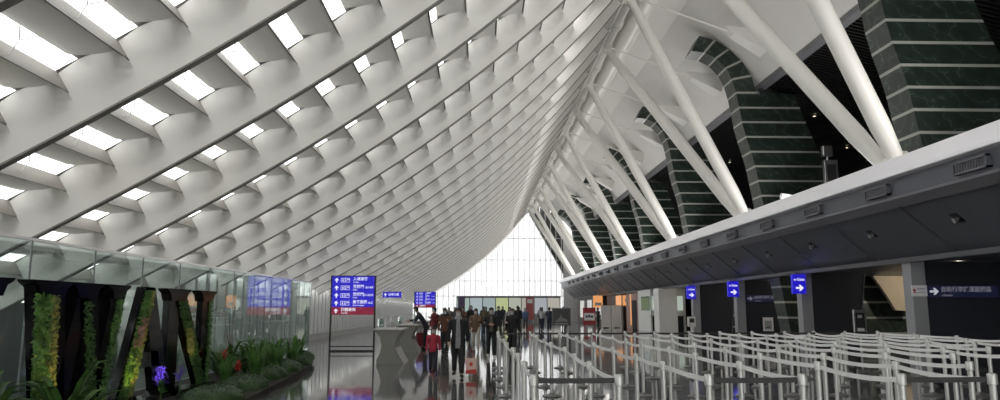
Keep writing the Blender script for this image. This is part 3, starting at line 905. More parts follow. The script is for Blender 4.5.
# ------------------------------------------------------------------ planted letters  I W A N
def leaves(mb, n, sampler, size, rnd):
    for _ in range(n):
        c, nrm = sampler()
        a = rnd.uniform(0, 2 * PI); s_ = size * rnd.uniform(.6, 1.4)
        u = Vector((rnd.uniform(-1, 1), rnd.uniform(-1, 1), rnd.uniform(-1, 1))).normalized()
        v = u.cross(Vector(nrm) + Vector((rnd.uniform(-.7, .7), rnd.uniform(-.7, .7), rnd.uniform(-.7, .7)))).normalized()
        c = Vector(c) + Vector(nrm) * rnd.uniform(0, size)
        mb.add([c - u * s_, c - v * s_ * .45, c + u * s_, c + v * s_ * .45], [(0, 1, 2, 3)])
def strip_leaves(parent, quad, mname, n, size, name='foliage', seed=1, x=0.0):
    n = int(n * 2.4); size *= .62
    """leaves over a quad given by (y, z) corners on the letter's front face"""
    rnd = random.Random(seed); mb = MB()
    (a, b, c, d) = quad
    def smp():
        s_, t = rnd.random(), rnd.random()
        y = (a[0] * (1 - s_) + b[0] * s_) * (1 - t) + (d[0] * (1 - s_) + c[0] * s_) * t
        z = (a[1] * (1 - s_) + b[1] * s_) * (1 - t) + (d[1] * (1 - s_) + c[1] * s_) * t
        return (x + rnd.uniform(0, .03), y, z), (1, -.25, 0)
    leaves(mb, n, smp, size, rnd)
    return mb.build(name, M[mname], parent, fix=False)
ZT, ZB = 1.96, 0.16
DEP = 0.42
def letter(ch, label, y0, strokes, serifs, DEP=.12):
    r = empty('planted_letter', (-5.5, y0, 0)); tag(r, label, 'letter sculpture', 'planted black letters')
    for q in strokes:
        MB().prism(q, 'x', -DEP, 0).build('stroke', M['letter'], r)
    for q in serifs:
        MB().prism(q, 'x', -DEP - .02, .04).build('serif', M['letter'], r)
    MB().box(-DEP - .1, .15, min(p[0] for q in strokes for p in q) - .05, max(p[0] for q in strokes for p in q) + .05, 0.1, ZB).build('plinth', M['kerb'], r)
    return r
def sf(a, b, z=ZT, h=.07): # tapered serif bar with curved brackets
    return [(a, z), (b, z), (b - .04, z - h * .6), (b - .14, z - h * 1.2), (b - .2, z - h * 3), (a + .2, z - h * 3), (a + .14, z - h * 1.2), (a + .04, z - h * .6)]
r = letter('I', 'tall black planted letter I cut by the left edge', 7.70, [[(.25, ZB), (.75, ZB), (.75, ZT), (.25, ZT)]], [sf(.0, 1.0), [(0, ZB), (1, ZB), (1, ZB + .07), (0, ZB + .07)]])
strip_leaves(r, ((.33, ZB), (.67, ZB), (.67, 1.7), (.33, 1.7)), 'leaf_dark', 300, .045, seed=3)
# W
r = letter('W', 'tall black planted letter W with yellow-lit foliage in its left stroke', 9.05,
    [[(.1, ZT), (.75, ZT), (.98, ZB), (.45, ZB)], [(1.15, ZT), (1.4, ZT), (.98, ZB), (.6, ZB)],
     [(1.1, ZT), (1.55, ZT), (1.95, ZB), (1.45, ZB)], [(2.05, ZT), (2.45, ZT), (1.95, ZB), (1.6, ZB)]],
    [sf(0, .9), sf(.85, 1.7), sf(1.8, 2.52)], DEP=.15)
MB().prism([(.5, ZB), (.3, 1.85), (2.2, 1.85), (1.9, ZB)], 'x', -.17, -.15).build('back_board', M['letter'], r)
strip_leaves(r, ((.50, ZB), (.70, ZB), (.58, 1.78), (.36, 1.78)), 'leaf_lamplit', 700, .045, seed=4)
strip_leaves(r, ((.22, ZB), (.52, ZB), (.40, 1.78), (.10, 1.78)), 'leaf_mid', 900, .055, 'green_foliage', seed=14)
strip_leaves(r, ((1.52, ZB), (1.8, ZB), (1.42, 1.7), (1.2, 1.7)), 'leaf_dark', 350, .04, seed=5)
strip_leaves(r, ((1.75, ZB), (1.92, ZB), (2.36, 1.8), (2.14, 1.8)), 'leaf_mid', 350, .04, seed=6)
# A
r = letter('A', 'tall black planted letter A with pink flowers on its slanted left leg', 11.35,
    [[(.0, ZB), (.55, ZB), (1.12, ZT), (.72, ZT)], [(1.35, ZB), (1.95, ZB), (1.15, ZT), (.8, ZT)], [(.5, .65), (1.5, .65), (1.4, .9), (.62, .9)]],
    [[(-.12, ZB), (.68, ZB), (.6, ZB + .08), (-.05, ZB + .08)], [(1.2, ZB), (2.1, ZB), (2.02, ZB + .08), (1.3, ZB + .08)]])
strip_leaves(r, ((.06, ZB), (.34, ZB), (.98, 1.9), (.74, 1.9)), 'leaf_mid', 700, .042, seed=7)
strip_leaves(r, ((.32, ZB), (.50, ZB), (1.10, 1.9), (.96, 1.9)), 'leaf_lamplit', 700, .038, 'lamplit_foliage', seed=8)
strip_leaves(r, ((.38, 1.0), (.62, 1.0), (.82, 1.45), (.6, 1.45)), 'petal_pink', 45, .05, 'pink_blossom', seed=9, x=.03)
strip_leaves(r, ((1.35, .3), (1.9, .3), (1.7, .62), (1.3, .62)), 'petal_purple', 120, .03, 'purple_blossom', seed=10)
# N
r = letter('N', 'tall black planted letter N at the far end of the planted word', 13.0,
    [[(.1, ZB), (.55, ZB), (.55, ZT), (.1, ZT)], [(.2, ZT), (.75, ZT), (2.1, ZB), (1.6, ZB)], [(1.65, ZB), (2.1, ZB), (2.1, ZT), (1.65, ZT)]],
    [sf(-.1, .95), sf(1.4, 2.3), [(-.1, ZB), (.75, ZB), (.7, ZB + .07), (-.05, ZB + .07)]])
strip_leaves(r, ((1.5, ZB), (1.95, ZB), (.82, 1.75), (.4, 1.75)), 'leaf_dark', 600, .045, seed=11)
strip_leaves(r, ((.95, .75), (1.2, .75), (1.05, 1.25), (.78, 1.25)), 'leaf_lamplit', 200, .035, 'lamplit_foliage', seed=12, x=.03)
strip_leaves(r, ((1.95, ZB), (2.12, ZB), (2.12, 1.8), (1.95, 1.8)), 'leaf_mid', 300, .04, seed=13)
# little garden lamps at the feet of the letters
def garden_lamp(x, y, z, color, watts, label, aim):
    r = empty('garden_spotlight', (x, y, z)); tag(r, label, 'spotlight', 'garden spotlights among the letters')
    MB().path([(0, 0, 0), (0, 0, .06)], .012, 6).build('stake', M['frame_black'], r)
    d = (Vector(aim) - Vector((x, y, z))).normalized()
    MB().path([Vector((0, 0, .07)) - d * .05, Vector((0, 0, .07)) + d * .05], [.025, .035], 10).build('lamp_head', M['frame_black'], r)
    ld = bpy.data.lights.new('garden_bulb', 'SPOT'); ld.energy = watts; ld.color = color; ld.spot_size = 1.0; ld.spot_blend = .7; ld.shadow_soft_size = .03
    lo_ = bpy.data.objects.new('garden_bulb', ld); COL.objects.link(lo_); lo_.parent = r
    lo_.location = Vector((0, 0, .07)) + d * .07
    lo_.rotation_euler = d.to_track_quat('-Z', 'Y').to_euler()
garden_lamp(-5.05, 9.75, .10, (1, .78, .2), 5, 'black garden spotlight shining yellow on the letter W', (-5.5, 9.45, 0.8))
garden_lamp(-5.1, 11.35, .10, (1, .8, .22), 5, 'black garden spotlight shining yellow on the letter A', (-5.5, 11.9, 0.8))
garden_lamp(-5.0, 13.6, .10, (1, .8, .3), 3, 'black garden spotlight shining yellow on the letter N', (-5.5, 13.9, 0.7))
garden_lamp(-4.95, 12.4, .10, (.25, 1, .3), 5, 'black garden spotlight shining green at the foot of the letter A', (-5.35, 12.2, .35))
garden_lamp(-4.95, 12.85, .10, (.45, .35, 1), 7, 'black garden spotlight shining violet by the letter A', (-5.5, 12.8, .6))

# ------------------------------------------------------------------ planting bed
BED = [(-6.38, 5.6), (-4.3, 5.6), (-4.1, 9), (-3.9, 12.0), (-4.1, 15.0), (-4.35, 18.0), (-4.6, 20.4), (-4.95, 22.0), (-5.5, 22.8), (-6.38, 23.0)]
bed = MB().prism(BED, 'z', 0, .1).build('planting_bed', M['soil']); tag(bed, 'low dark planting bed along the glass on the left', 'planting bed')
def fern_mesh(seed, n=34, h=.55, w=.035, spread=.45):
    rnd = random.Random(seed); mb = MB()
    for _ in range(n):
        a = rnd.uniform(0, 2 * PI); L = rnd.uniform(.6, 1.1); el = rnd.uniform(.35, 1.0)
        prev = None; K = 5
        dx, dy = math.cos(a), math.sin(a)
        for i in range(K + 1):
            t = i / K
            rr = spread * L * t * (1.15 - el * .5)
            z = h * L * (math.sin(min(1, t * 1.15) * PI * .62) * el + t * .1)
            ww = w * math.sin(max(.08, min(1, t + .12)) * PI) ** .7 * (1 - t * .6)
            p = (Vector((dx * rr - dy * ww, dy * rr + dx * ww, z)), Vector((dx * rr, dy * rr, z - ww * .5)), Vector((dx * rr + dy * ww, dy * rr - dx * ww, z)))
            if prev: 
                mb.add([prev[0], prev[1], p[1], p[0]], [(0, 1, 2, 3)]); mb.add([prev[1], prev[2], p[2], p[1]], [(0, 1, 2, 3)])
            prev = p
    return mb.mesh('fern')
fm_ = [fern_mesh(21), fern_mesh(22, 44, .7, .03, .4), fern_mesh(23, 30, .5, .06, .5)]
for q, mm in zip(fm_, ('leaf_mid', 'leaf_mid', 'leaf_dark')): q.materials.append(M[mm])
rf = random.Random(11)
spots = [(-5.0, 7.5), (-5.45, 8.25), (-4.95, 9.0), (-5.95, 8.8), (-4.6, 15.3), (-5.3, 15.6), (-6.0, 15.9), (-4.9, 16.3), (-5.7, 16.6), (-5.2, 17.1), (-4.7, 17.3), (-6.1, 17.4), (-5.6, 17.8),
         (-5.0, 18.3), (-5.9, 18.6), (-5.35, 19.0), (-4.95, 19.6), (-6.0, 19.9), (-5.5, 20.3), (-5.1, 20.9), (-5.9, 21.3), (-5.4, 21.8), (-4.9, 14.4), (-6.1, 22.2)]
for i, (x, y) in enumerate(spots):
    o = bpy.data.objects.new('fern', fm_[i % 3 if i > 3 else 2]); COL.objects.link(o)
    o.location = (x, y, .1); o.rotation_euler = (0, 0, rf.uniform(0, 6)); s_ = rf.uniform(.9, 1.35) * (1.35 if 0 < i < 4 else 1); o.scale = (s_, s_, s_ * rf.uniform(.9, 1.2))
    tag(o, 'arching green fern in the bed by the glass, %s from the near end' % ORDN(i) if i < 22 else 'arching green fern in the bed, %s' % ['beside the letter N', 'at the far tip of the bed'][i - 22], 'fern', 'ferns in the planting bed')
for i, (x, y, rx, ry, h) in enumerate([(-4.55, 9.5, .5, .9, .30), (-4.45, 12.6, .45, .8, .22), (-4.5, 14.4, .40, .7, .24), (-4.62, 16.4, .32, .8, .26), (-4.75, 18.4, .32, .8, .24), (-4.95, 20.4, .32, .7, .24), (-5.3, 22.0, .38, .5, .26), (-5.1, 6.9, .6, .5, .35)]):
    mb = MB(); rnd = random.Random(40 + i)
    ph = [rnd.uniform(0, 6) for _ in range(4)]
    def fn(u, v, rx=rx, ry=ry, h=h, ph=ph):
        a = u * 2 * PI; b = v * PI / 2
        k = 1 + .1 * math.sin(3 * a + ph[0]) + .05 * math.sin(7 * a + ph[1] + 5 * b)
        return (rx * k * math.cos(a) * math.cos(b) ** .7, ry * k * math.sin(a) * math.cos(b) ** .7, h * math.sin(b) * (1 + .06 * math.sin(9 * a + ph[2])))
    mb.grid(fn, 40, 12)
    o = mb.build('moss_mound', M['moss'], smooth=True); o.location = (x, y, .1)
    lv = MB()
    def smp(fn=fn, rnd=rnd):
        u, v = rnd.random(), rnd.random() ** .8 * .97
        p = fn(u, v); return p, (p[0] / rx, p[1] / ry, .8)
    leaves(lv, 900, smp, .02, rnd)
    lv.build('foliage', M['moss'], o, fix=False)
    tag(o, 'low dark green clipped mound at the bed edge, %s' % ['below the letter W', 'below the letter A', 'below the letter N', 'just past the letter N', 'third from the far tip', 'second from the far tip', 'at the far tip', 'at the near left corner'][i], 'mound', 'clipped green mounds')
# flowers
for i, (x, y, z, mm, nm, lb) in enumerate([(-5.25, 15.3, .62, 'petal_red', 'bromeliad', 'red bromeliad flower standing tallest among the ferns'), (-4.85, 15.0, .42, 'petal_red', 'bromeliad', 'red bromeliad flower lower and nearer the aisle'),
                                   (-4.95, 18.2, .45, 'petal_pale', 'flowering_plant', 'pale cream flowering plant among the ferns'), (-5.1, 12.75, .45, 'petal_purple', 'orchid', 'violet lit orchid beside the letter A'),
                                   (-5.15, 12.15, .3, 'leaf_mid', 'broadleaf_plant', 'green lit broadleaf plant at the foot of the letter A')]):
    r = empty(nm, (x, y, .1)); tag(r, lb, 'flower' if i < 4 else 'plant')
    MB().path([(0, 0, 0), (.01, .01, z)], .012, 6).build('stem', M['leaf_dark'], r)
    mb = MB(); rnd = random.Random(60 + i)
    for _ in range(26):
        a = rnd.uniform(0, 2 * PI); e = rnd.uniform(.2, 1.3); L = rnd.uniform(.08, .17)
        d = Vector((math.cos(a) * math.cos(e), math.sin(a) * math.cos(e), math.sin(e))); sd = d.cross(Vector((0, 0, 1))).normalized() * .025
        c = Vector((0, 0, z - .08 + rnd.uniform(-.1, .06)))
        mb.add([c, c + d * L * .5 + sd, c + d * L, c + d * L * .5 - sd], [(0, 1, 2, 3)])
    mb.build('blossom' if i < 4 else 'leaves', M[mm], r, fix=False)
# bare twig tree behind the ferns
r = empty('twig_plant', (-6.1, 18.0, .1)); tag(r, 'thin bare twig rising above the ferns against the glass', 'plant')
mb = MB(); mb.path([(0, 0, 0), (.03, .05, .7), (0, .0, 1.35)], [.012, .009, .005], 5); mb.path([(.02, .04, .6), (.05, -.3, 1.0), (.05, -.4, 1.25)], [.008, .006, .003], 5); mb.path([(.02, .0, 1.0), (0, .25, 1.3)], [.006, .003], 5)
mb.build('twigs', M['twig'], r)

# ------------------------------------------------------------------ illuminated direction signs
def row_icons(r, x, z, s_):
    mb = MB()
    for q in range(2):
        a = x + q * s_ * 1.1; t = s_ * .08
        mb.box(a, a + s_, -.066, -.06, z + s_ / 2 - t, z + s_ / 2); mb.box(a, a + s_, -.066, -.06, z - s_ / 2, z - s_ / 2 + t)
        mb.box(a, a + t, -.066, -.06, z - s_ / 2, z + s_ / 2); mb.box(a + s_ - t, a + s_, -.066, -.06, z - s_ / 2, z + s_ / 2)
        c = a + s_ / 2
        if q == 0: mb.prism([(c - .1 * s_, z - .3 * s_), (c + .1 * s_, z - .3 * s_), (c + .12 * s_, z + .1 * s_), (c, z + .35 * s_), (c - .12 * s_, z + .1 * s_)], 'y', -.066, -.06)
        else: mb.prism([(c - .38 * s_, z - .15 * s_), (c + .3 * s_, z + .1 * s_), (c + .38 * s_, z + .28 * s_), (c + .1 * s_, z + .2 * s_), (c - .1 * s_, z + .32 * s_), (c - .05 * s_, z + .1 * s_)], 'y', -.066, -.06)
    mb.build('pictogram', M['white_glow'], r)
def big_sign(x0, y, w, ztop, zpan, label, dim=False, detail=True):
    r = empty('direction_sign', (x0, y, 0)); tag(r, label, 'sign', 'blue and red direction signs')
    mb = MB(); t = .06
    mb.box(0, t, -.05, .05, 0, ztop); mb.box(w - t, w, -.05, .05, 0, ztop); mb.box(0, w, -.05, .05, ztop - .03, ztop); mb.box(0, w, -.07, .07, 0, .05); mb.box(t, w - t, -.03, .03, .16, .2)
    mb.build('frame', M['frame_black'], r)
    H_ = (ztop - .03 - zpan) / 5
    MB().box(t, w - t, -.06, .04, zpan + H_, ztop - .03).build('blue_panel', M['blue_glow'], r)
    MB().box(t, w - t, -.06, .04, zpan, zpan + H_).build('red_panel', M['red_glow'], r)
    rows = [('入境接客', 'Arrivals', ''), ('登機門', 'Gates', 'B1-R9'), ('登機門', 'Gates', 'D1-D10'), ('貴賓服務', 'Airline Lounges', 'A,C'), ('團體報到', 'Tour Bus', '')]
    for i, (zh, en, gate) in enumerate(rows):
        z = ztop - .03 - H_ * (i + .5)
        arrow(t + .17, z, H_ * .62, -.066, -.06, up=True).build('arrow', M['white_glow'], r)
        if i < 4: row_icons(r, t + .33, z, H_ * .55) 
        tx = t + (.80 if i < 4 else .36)
        text('lettering', zh, H_ * .48, M['white_glow'], r, (tx, -.064, z + H_ * .14))
        text('english_lettering', en, H_ * .24, M['white_glow'], r, (tx, -.064, z - H_ * .27))
        if gate: text('gate_numbers', gate, H_ * .4, M['white_glow'], r, (w - t - .04, -.064, z + H_ * .05), align='RIGHT')
    return r
big_sign(-5.76, 28.3, 1.74, 2.88, 1.38, 'large blue and red illuminated direction sign standing left of the desks')
big_sign(-5.2, 58.0, 1.72, 2.97, 1.7, 'farther blue and red illuminated direction sign behind the walking people')
r = empty('hanging_sign', (-7.3, 55, 2.45)); tag(r, 'small blue hanging direction sign between the two standing signs', 'sign')
MB().box(0, 1.4, -.05, .05, 0, .42).build('light_box', M['blue_glow'], r)
arrow(.2, .21, .25, -.06, -.05, up=True).build('arrow', M['white_glow'], r)
text('lettering', '出境大廳', .2, M['white_glow'], r, (.42, -.055, .22))
mb = MB(); mb.path([(.3, 0, .42), (.3, 0, .62)], .015, 6); mb.path([(1.1, 0, .42), (1.1, 0, .75)], .015, 6); mb.build('hanger', M['steel'], r)

# ------------------------------------------------------------------ waisted desks
for k, (x, y) in enumerate([(-2.72, 21.9), (-2.75, 27.6), (-2.9, 36.0)]):
    r = empty('passport_desk', (x, y, 0)); tag(r, 'warm grey waisted check desk with metal guard rail, %s from the camera' % ORDN(k), 'desk', 'waisted grey desks')
    L = [(-.33, 0), (-.34, .1), (-.24, .3), (-.19, .52), (-.25, .78), (-.42, .98)]
    R = [(.42, .98), (.27, .8), (.20, .62), (.21, .45), (.31, .25), (.47, 0)]
    MB().prism(L + R, 'y', 0, 1.5).build('body', M['desk'], r, smooth='auto')
    MB().prism([(-.45, .98), (.45, .98), (.45, 1.02), (-.45, 1.02)], 'y', -.05, 1.55).build('top', M['desk_top'], r)
    mb = MB()
    for q in range(4): mb.prism([(.212, .45), (.312, .25), (.472, 0), (.48, 0), (.32, .25), (.22, .45)], 'y', .15 + q * .35, .35 + q * .35)
    mb.build('side_stripe', M['desk_top'], r)
    mb = MB(); mb.path([(-.1, .1, 1.02), (-.1, .1, 1.4), (-.1, 1.4, 1.4), (-.1, 1.4, 1.02)], .014, 6); mb.path([(.25, .1, 1.02), (.25, .1, 1.4), (-.1, .1, 1.4)], .014, 6)
    mb.build('guard_rail', M['steel'], r)
    MB().box(-.36, -.3, .3, 1.3, 1.02, 1.3).build('glass_guard', M['glass'], r)

# ------------------------------------------------------------------ people
def skin_obj(name, pts, edges, rad, m, parent, sub=1):
    me = bpy.data.meshes.new(name)
    me.from_pydata(pts, edges, [])
    o = bpy.data.objects.new(name, me); COL.objects.link(o)
    md = o.modifiers.new('skin', 'SKIN'); md.use_smooth_shade = True
    lay = me.skin_vertices[0].data if me.skin_vertices else None
    if lay is None:
        bm = bmesh.new(); bm.from_mesh(me); bm.verts.layers.skin.verify(); bm.to_mesh(me); bm.free(); lay = me.skin_vertices[0].data
    for i, r_ in enumerate(rad):
        lay[i].radius = (r_, r_) if not isinstance(r_, tuple) else r_
        lay[i].use_root = (i == 0)
    if sub: sb = o.modifiers.new('sub', 'SUBSURF'); sb.levels = sub; sb.render_levels = sub
    bpy.context.view_layer.update()
    dg = bpy.context.evaluated_depsgraph_get()
    nm = bpy.data.meshes.new_from_object(o.evaluated_get(dg))
    nm.name = name
    for p in nm.polygons: p.use_smooth = True
    nm.materials.clear(); nm.materials.append(m)
    o.modifiers.clear(); o.data = nm
    o.parent = parent
    return o

def ell_loft(mb, rings, n=14):
    """rings: (cx, cy, z, rx, ry)"""
    base = len(mb.v)
    for cx, cy, z, rx, ry in rings:
        for k in range(n):
            t = 2 * PI * k / n; mb.v.append((cx + rx * math.cos(t), cy + ry * math.sin(t), z))
    for i in range(len(rings) - 1):
        for k in range(n):
            k2 = (k + 1) % n
            mb.f.append((base + i * n + k, base + i * n + k2, base + (i + 1) * n + k2, base + (i + 1) * n + k))
    mb.f.append(tuple(base + k for k in range(n))[::-1]); e = base + (len(rings) - 1) * n; mb.f.append(tuple(e + k for k in range(n)))
    return mb

def person(label, x, y, h, rz, top, bottom, shoe=(.02, .02, .02), hem=.86, stride=.16, arms='swing', lean=0.0, mask=True, hair='short', extras=(), group='travellers in the hall', inner=None, detail=True):
    """stands at (x, y); faces -Y when rz = 0; top/bottom are cloth colours"""
    k = h / 1.70
    r = empty('person', (x, y, 0), rz); r.scale = (k, k, k)
    tag(r, label, 'person', group)
    V = Vector
    ly = -lean   # lean forward = towards -Y at the shoulders
    def L(z):    # forward shift from leaning, above the hips
        return ly * max(0, (z - .92) / .6)
    hipz = .92
    legs = {}
    for s_ in (-1, 1):
        f = stride * s_
        hip = V((s_ * .085, 0, hipz)); ank = V((s_ * .095, -f, .085 + (.05 if f < 0 else 0)))
        knee = (hip + ank) / 2 + V((0, -.035 - abs(f) * .15, .02))
        toe = ank + V((s_ * .02, -.15, -.055))
        legs[s_] = (hip, knee, ank, toe)
    sh = {s_: V((s_ * .175, L(1.40), 1.395)) for s_ in (-1, 1)}
    arm = {}
    for s_ in (-1, 1):
        if arms == 'swing' or (arms == 'carry'):
            fw = -stride * s_ * .7
            el = sh[s_] + V((s_ * .055, -fw * .3 + .02, -.28)); wr = el + V((s_ * .01, -fw * .6 - .06, -.24))
        elif arms == 'front':
            el = sh[s_] + V((s_ * .07, -.06, -.27)); wr = el + V((-s_ * .17, -.2, .02))
        elif arms == 'phone':
            el = sh[s_] + V((s_ * .06, -.04, -.27)); wr = el + V((-s_ * .09, -.2, .12)) if s_ > 0 else el + V((0, -.05, -.24))
        elif arms == 'desk':
            el = sh[s_] + V((s_ * .06, -.14, -.22)); wr = el + V((-s_ * .06, -.25, -.02))
        arm[s_] = (el, wr)
    # one continuous body
    pts = [V((0, 0, .96)), V((0, L(1.12), 1.12)), V((0, L(1.3), 1.30)), V((0, L(1.44), 1.44)), V((0, L(1.5) - .01, 1.49)), V((0, L(1.56) - .03, 1.555)), V((0, L(1.63) - .025, 1.63)), V((0, L(1.67), 1.665))]
    rad = [.12, .105, .12, .07, .05, .066, .082, .06]
    ed = [(i, i + 1) for i in range(7)]
    for s_ in (-1, 1):
        b = len(pts); hip, knee, ank, toe = legs[s_]
        pts += [hip, knee, ank, toe]; rad += [.085, .052, .035, .03]; ed += [(0, b), (b, b + 1), (b + 1, b + 2), (b + 2, b + 3)]
        b = len(pts); el, wr = arm[s_]
        d = (wr - el).normalized(); palm = wr + d * .06
        pts += [sh[s_], el, wr, palm]; rad += [.05, .036, .024, .03]; ed += [(2, b), (b, b + 1), (b + 1, b + 2), (b + 2, b + 3)]
        if detail:
            side = d.cross(V((s_, 0, 0.01)))
            if side.length < .1: side = V((0, 1, 0))
            side.normalize(); inw = V((-s_, 0, 0))
            for q, (off, ln) in enumerate([(-.027, .06), (-.009, .075), (.009, .07), (.027, .052)]):
                c = len(pts)
                pts += [palm + side * off + d * .025, palm + side * off * 1.1 + d * (.025 + ln * .55), palm + side * off * 1.1 + d * (.02 + ln * .9) + inw * .022]
                rad += [.0095, .0085, .0075]; ed += [(b + 3, c), (c, c + 1), (c + 1, c + 2)]
            c = len(pts)
            pts += [wr + d * .03 - side * .035, wr + d * .065 - side * .055 + inw * .01]; rad += [.011, .009]; ed += [(b + 3, c), (c, c + 1)]
    body = skin_obj('body', [tuple(p) for p in pts], ed, rad, M['skin'], r)
    # trousers
    mb = MB()
    for s_ in (-1, 1):
        hip, knee, ank, toe = legs[s_]
        mb.path([hip + V((0, 0, .03)), hip * .6 + knee * .4, knee, knee * .4 + ank * .6, ank + V((0, 0, .03))], [.108, .092, .074, .066, .058], 12)
    ell_loft(mb, [(0, 0, .80, .13, .10), (0, 0, .88, .165, .115), (0, 0, .98, .155, .11), (0, L(1.05), 1.05, .14, .10)])
    mb.build('trousers', cloth(bottom), r, smooth=True)
    for s_ in (-1, 1):
        hip, knee, ank, toe = legs[s_]
        mb = MB(); mb.path([ank + V((0, .05, -.04)), ank + V((0, -.02, -.03)), toe + V((0, .02, .012)), toe + V((0, -.05, 0))], [.038, .046, .04, .022], 10)
        mb.build('shoe', cloth(shoe), r, smooth=True)
    # jacket
    mb = MB()
    ell_loft(mb, [(0, 0, hem, .18, .135), (0, 0, max(hem + .06, .95), .178, .132), (0, L(1.08), 1.10, .165, .12), (0, L(1.22), 1.22, .178, .125), (0, L(1.33), 1.33, .188, .122), (0, L(1.40), 1.40, .165, .10), (0, L(1.445), 1.445, .10, .08), (0, L(1.47), 1.48, .068, .065)], 18)
    for s_ in (-1, 1):
        el, wr = arm[s_]
        mb.path([sh[s_] + V((-s_ * .05, 0, -.01)), sh[s_] + V((s_ * .015, 0, -.03)), (sh[s_] + el) / 2 + V((s_ * .006, 0, 0)), el, (el + wr) / 2, wr], [.072, .075, .064, .057, .05, .043], 12)
    mb.build('jacket', cloth(top), r, smooth=True)
    if inner:
        mb = MB(); mb.grid(lambda u, v: ((u - .5) * (.09 + .05 * (1 - v)), L(hem + (1.43 - hem) * v) - .146 + .055 * max(0, (hem + (1.43 - hem) * v - 1.28) / .15) ** 1.5 * .7 + (abs(u - .5) ** 2) * .1, hem + (1.43 - hem) * v), 4, 12)
        mb.build('shirt_front', cloth(inner), r, smooth=True, fix=False)
    # head details
    hc = V((0, L(1.62) - .02, 1.61))
    mb = MB()
    def hairf(u, v):
        a = u * 2 * PI; b = v * PI * .5
        fr = math.sin(a) < -.25
        lo = -.02 if fr else (-.10 if hair == 'short' else -.10)
        z = math.sin(b) * .118
        if v < .35 and not fr: z = lo + (v / .35) * (.06 - lo)
        elif v < .35: z = .035 + v * .1
        rr = .098 * math.cos(max(0, b - .35) * 1.28)
        return (hc.x + rr * math.cos(a) * .92, hc.y + .012 + rr * math.sin(a) * 1.06, hc.z + z)
    mb.grid(hairf, 20, 8)
    if hair == 'long':
        ell_loft(mb, [(0, hc.y + .06, 1.34, .085, .035), (0, hc.y + .055, 1.45, .098, .05), (0, hc.y + .045, 1.60, .092, .06)])
    mb.build('hair', M['hair'], r, smooth=True)
    mb = MB()
    for s_ in (-1, 1): ell_loft(mb, [(s_ * .032, hc.y - .077, hc.z + .004, .013, .008), (s_ * .032, hc.y - .082, hc.z + .012, .014, .008), (s_ * .032, hc.y - .08, hc.z + .02, .008, .005)], 8)
    mb.build('eyes', M['ink'], r)
    mb = MB()
    if mask:
        mb.grid(lambda u, v: (.066 * math.sin((u - .5) * 2.6), hc.y + .005 - .098 * math.cos((u - .5) * 2.3) * (1 - .12 * abs(v - .5)), hc.z - .095 + .085 * v), 8, 5)
        mb.build('face_mask', M['mask'], r, smooth=True, fix=False)
    else:
        mb.prism([(hc.y - .08, hc.z - .02), (hc.y - .108, hc.z - .028), (hc.y - .08, hc.z + .01)], 'x', -.01, .01); mb.build('nose', M['skin'], r)
    for e in extras: e(r, arm, sh, legs)
    return r, arm, sh

def backpack(color, strap_only=False):
    def fn(r, arm, sh, legs):
        mb = MB(); ell_loft(mb, [(0, .19, .98, .12, .07), (0, .2, 1.08, .15, .09), (0, .19, 1.28, .145, .085), (0, .17, 1.40, .09, .05)]); mb.build('backpack', cloth(color), r, smooth=True)
        mb = MB()
        for s_ in (-1, 1): mb.path([(s_ * .1, .10, 1.42), (s_ * .1, -.06, 1.43), (s_ * .11, -.125, 1.3), (s_ * .13, -.05, 1.1)], .014, 6)
        mb.build('strap', cloth(color), r)
    return fn
def scarf(color):
    def fn(r, arm, sh, legs):
        mb = MB(); ell_loft(mb, [(0, -.02, 1.43, .1, .095), (0, -.02, 1.48, .095, .09), (0, -.02, 1.51, .07, .07)]); mb.build('scarf', cloth(color), r, smooth=True)
    return fn
K_ = (.012, .012, .014)
# people in front
person('woman in open black coat over grey top and black leggings walking up the aisle', -.51, 17.5, 1.61, 0, K_, (.014, .013, .014), (.02, .02, .02), hem=.72, stride=.13, inner=(.22, .22, .23), hair='long', arms='carry', extras=(scarf((.3, .3, .31)),))
person('child in bright red jacket and dark trousers walking beside the woman in black', -1.15, 18.3, 1.14, .1, (.38, .025, .05), (.02, .02, .03), (.05, .03, .12), hem=.82, stride=.10, extras=(backpack((.02, .03, .02)),), hair='long')
person('person in rust brown jacket with dark scarf walking behind the child', -1.25, 26.5, 1.60, 0, (.11, .045, .028), (.016, .016, .018), (.02, .02, .02), hem=.84, stride=.12, arms='phone', extras=(scarf((.03, .03, .03)),), hair='long')
person('person in camel coat and cream trousers walking in the middle of the aisle', -.15, 28.0, 1.60, 0, (.15, .09, .055), (.50, .47, .42), (.4, .4, .4), hem=.78, stride=.14, hair='long', arms='phone')
person('person in black jacket with hands together at the chest walking in the aisle', .38, 24.2, 1.63, 0, K_, (.012, .012, .015), (.55, .55, .55), hem=.9, stride=.13, arms='front', inner=(.10, .09, .08))
person('masked person in black padded jacket beside the first queue row', 1.18, 26.4, 1.60, -.25, K_, (.014, .014, .015), (.12, .05, .04), hem=.84, stride=.15, extras=(backpack((.02, .02, .02)),))
person('person in dark clothes bending over the second waisted desk', -2.15, 29.5, 1.68, math.radians(-80), (.016, .02, .03), (.015, .015, .02), (.02, .02, .02), hem=.86, stride=.05, arms='desk', lean=.36, mask=False)
person('person in dark red jacket standing behind the second waisted desk', -1.95, 31.5, 1.66, math.radians(-60), (.16, .018, .022), (.02, .02, .02), (.02, .02, .02), hem=.82, stride=.04, arms='phone', extras=(backpack((.02, .02, .02)),))
person('person in black coat queueing behind the red jacket', -1.6, 33.5, 1.64, math.radians(-30), K_, K_, (.02, .02, .02), hem=.7, stride=.05, arms='phone', hair='long')
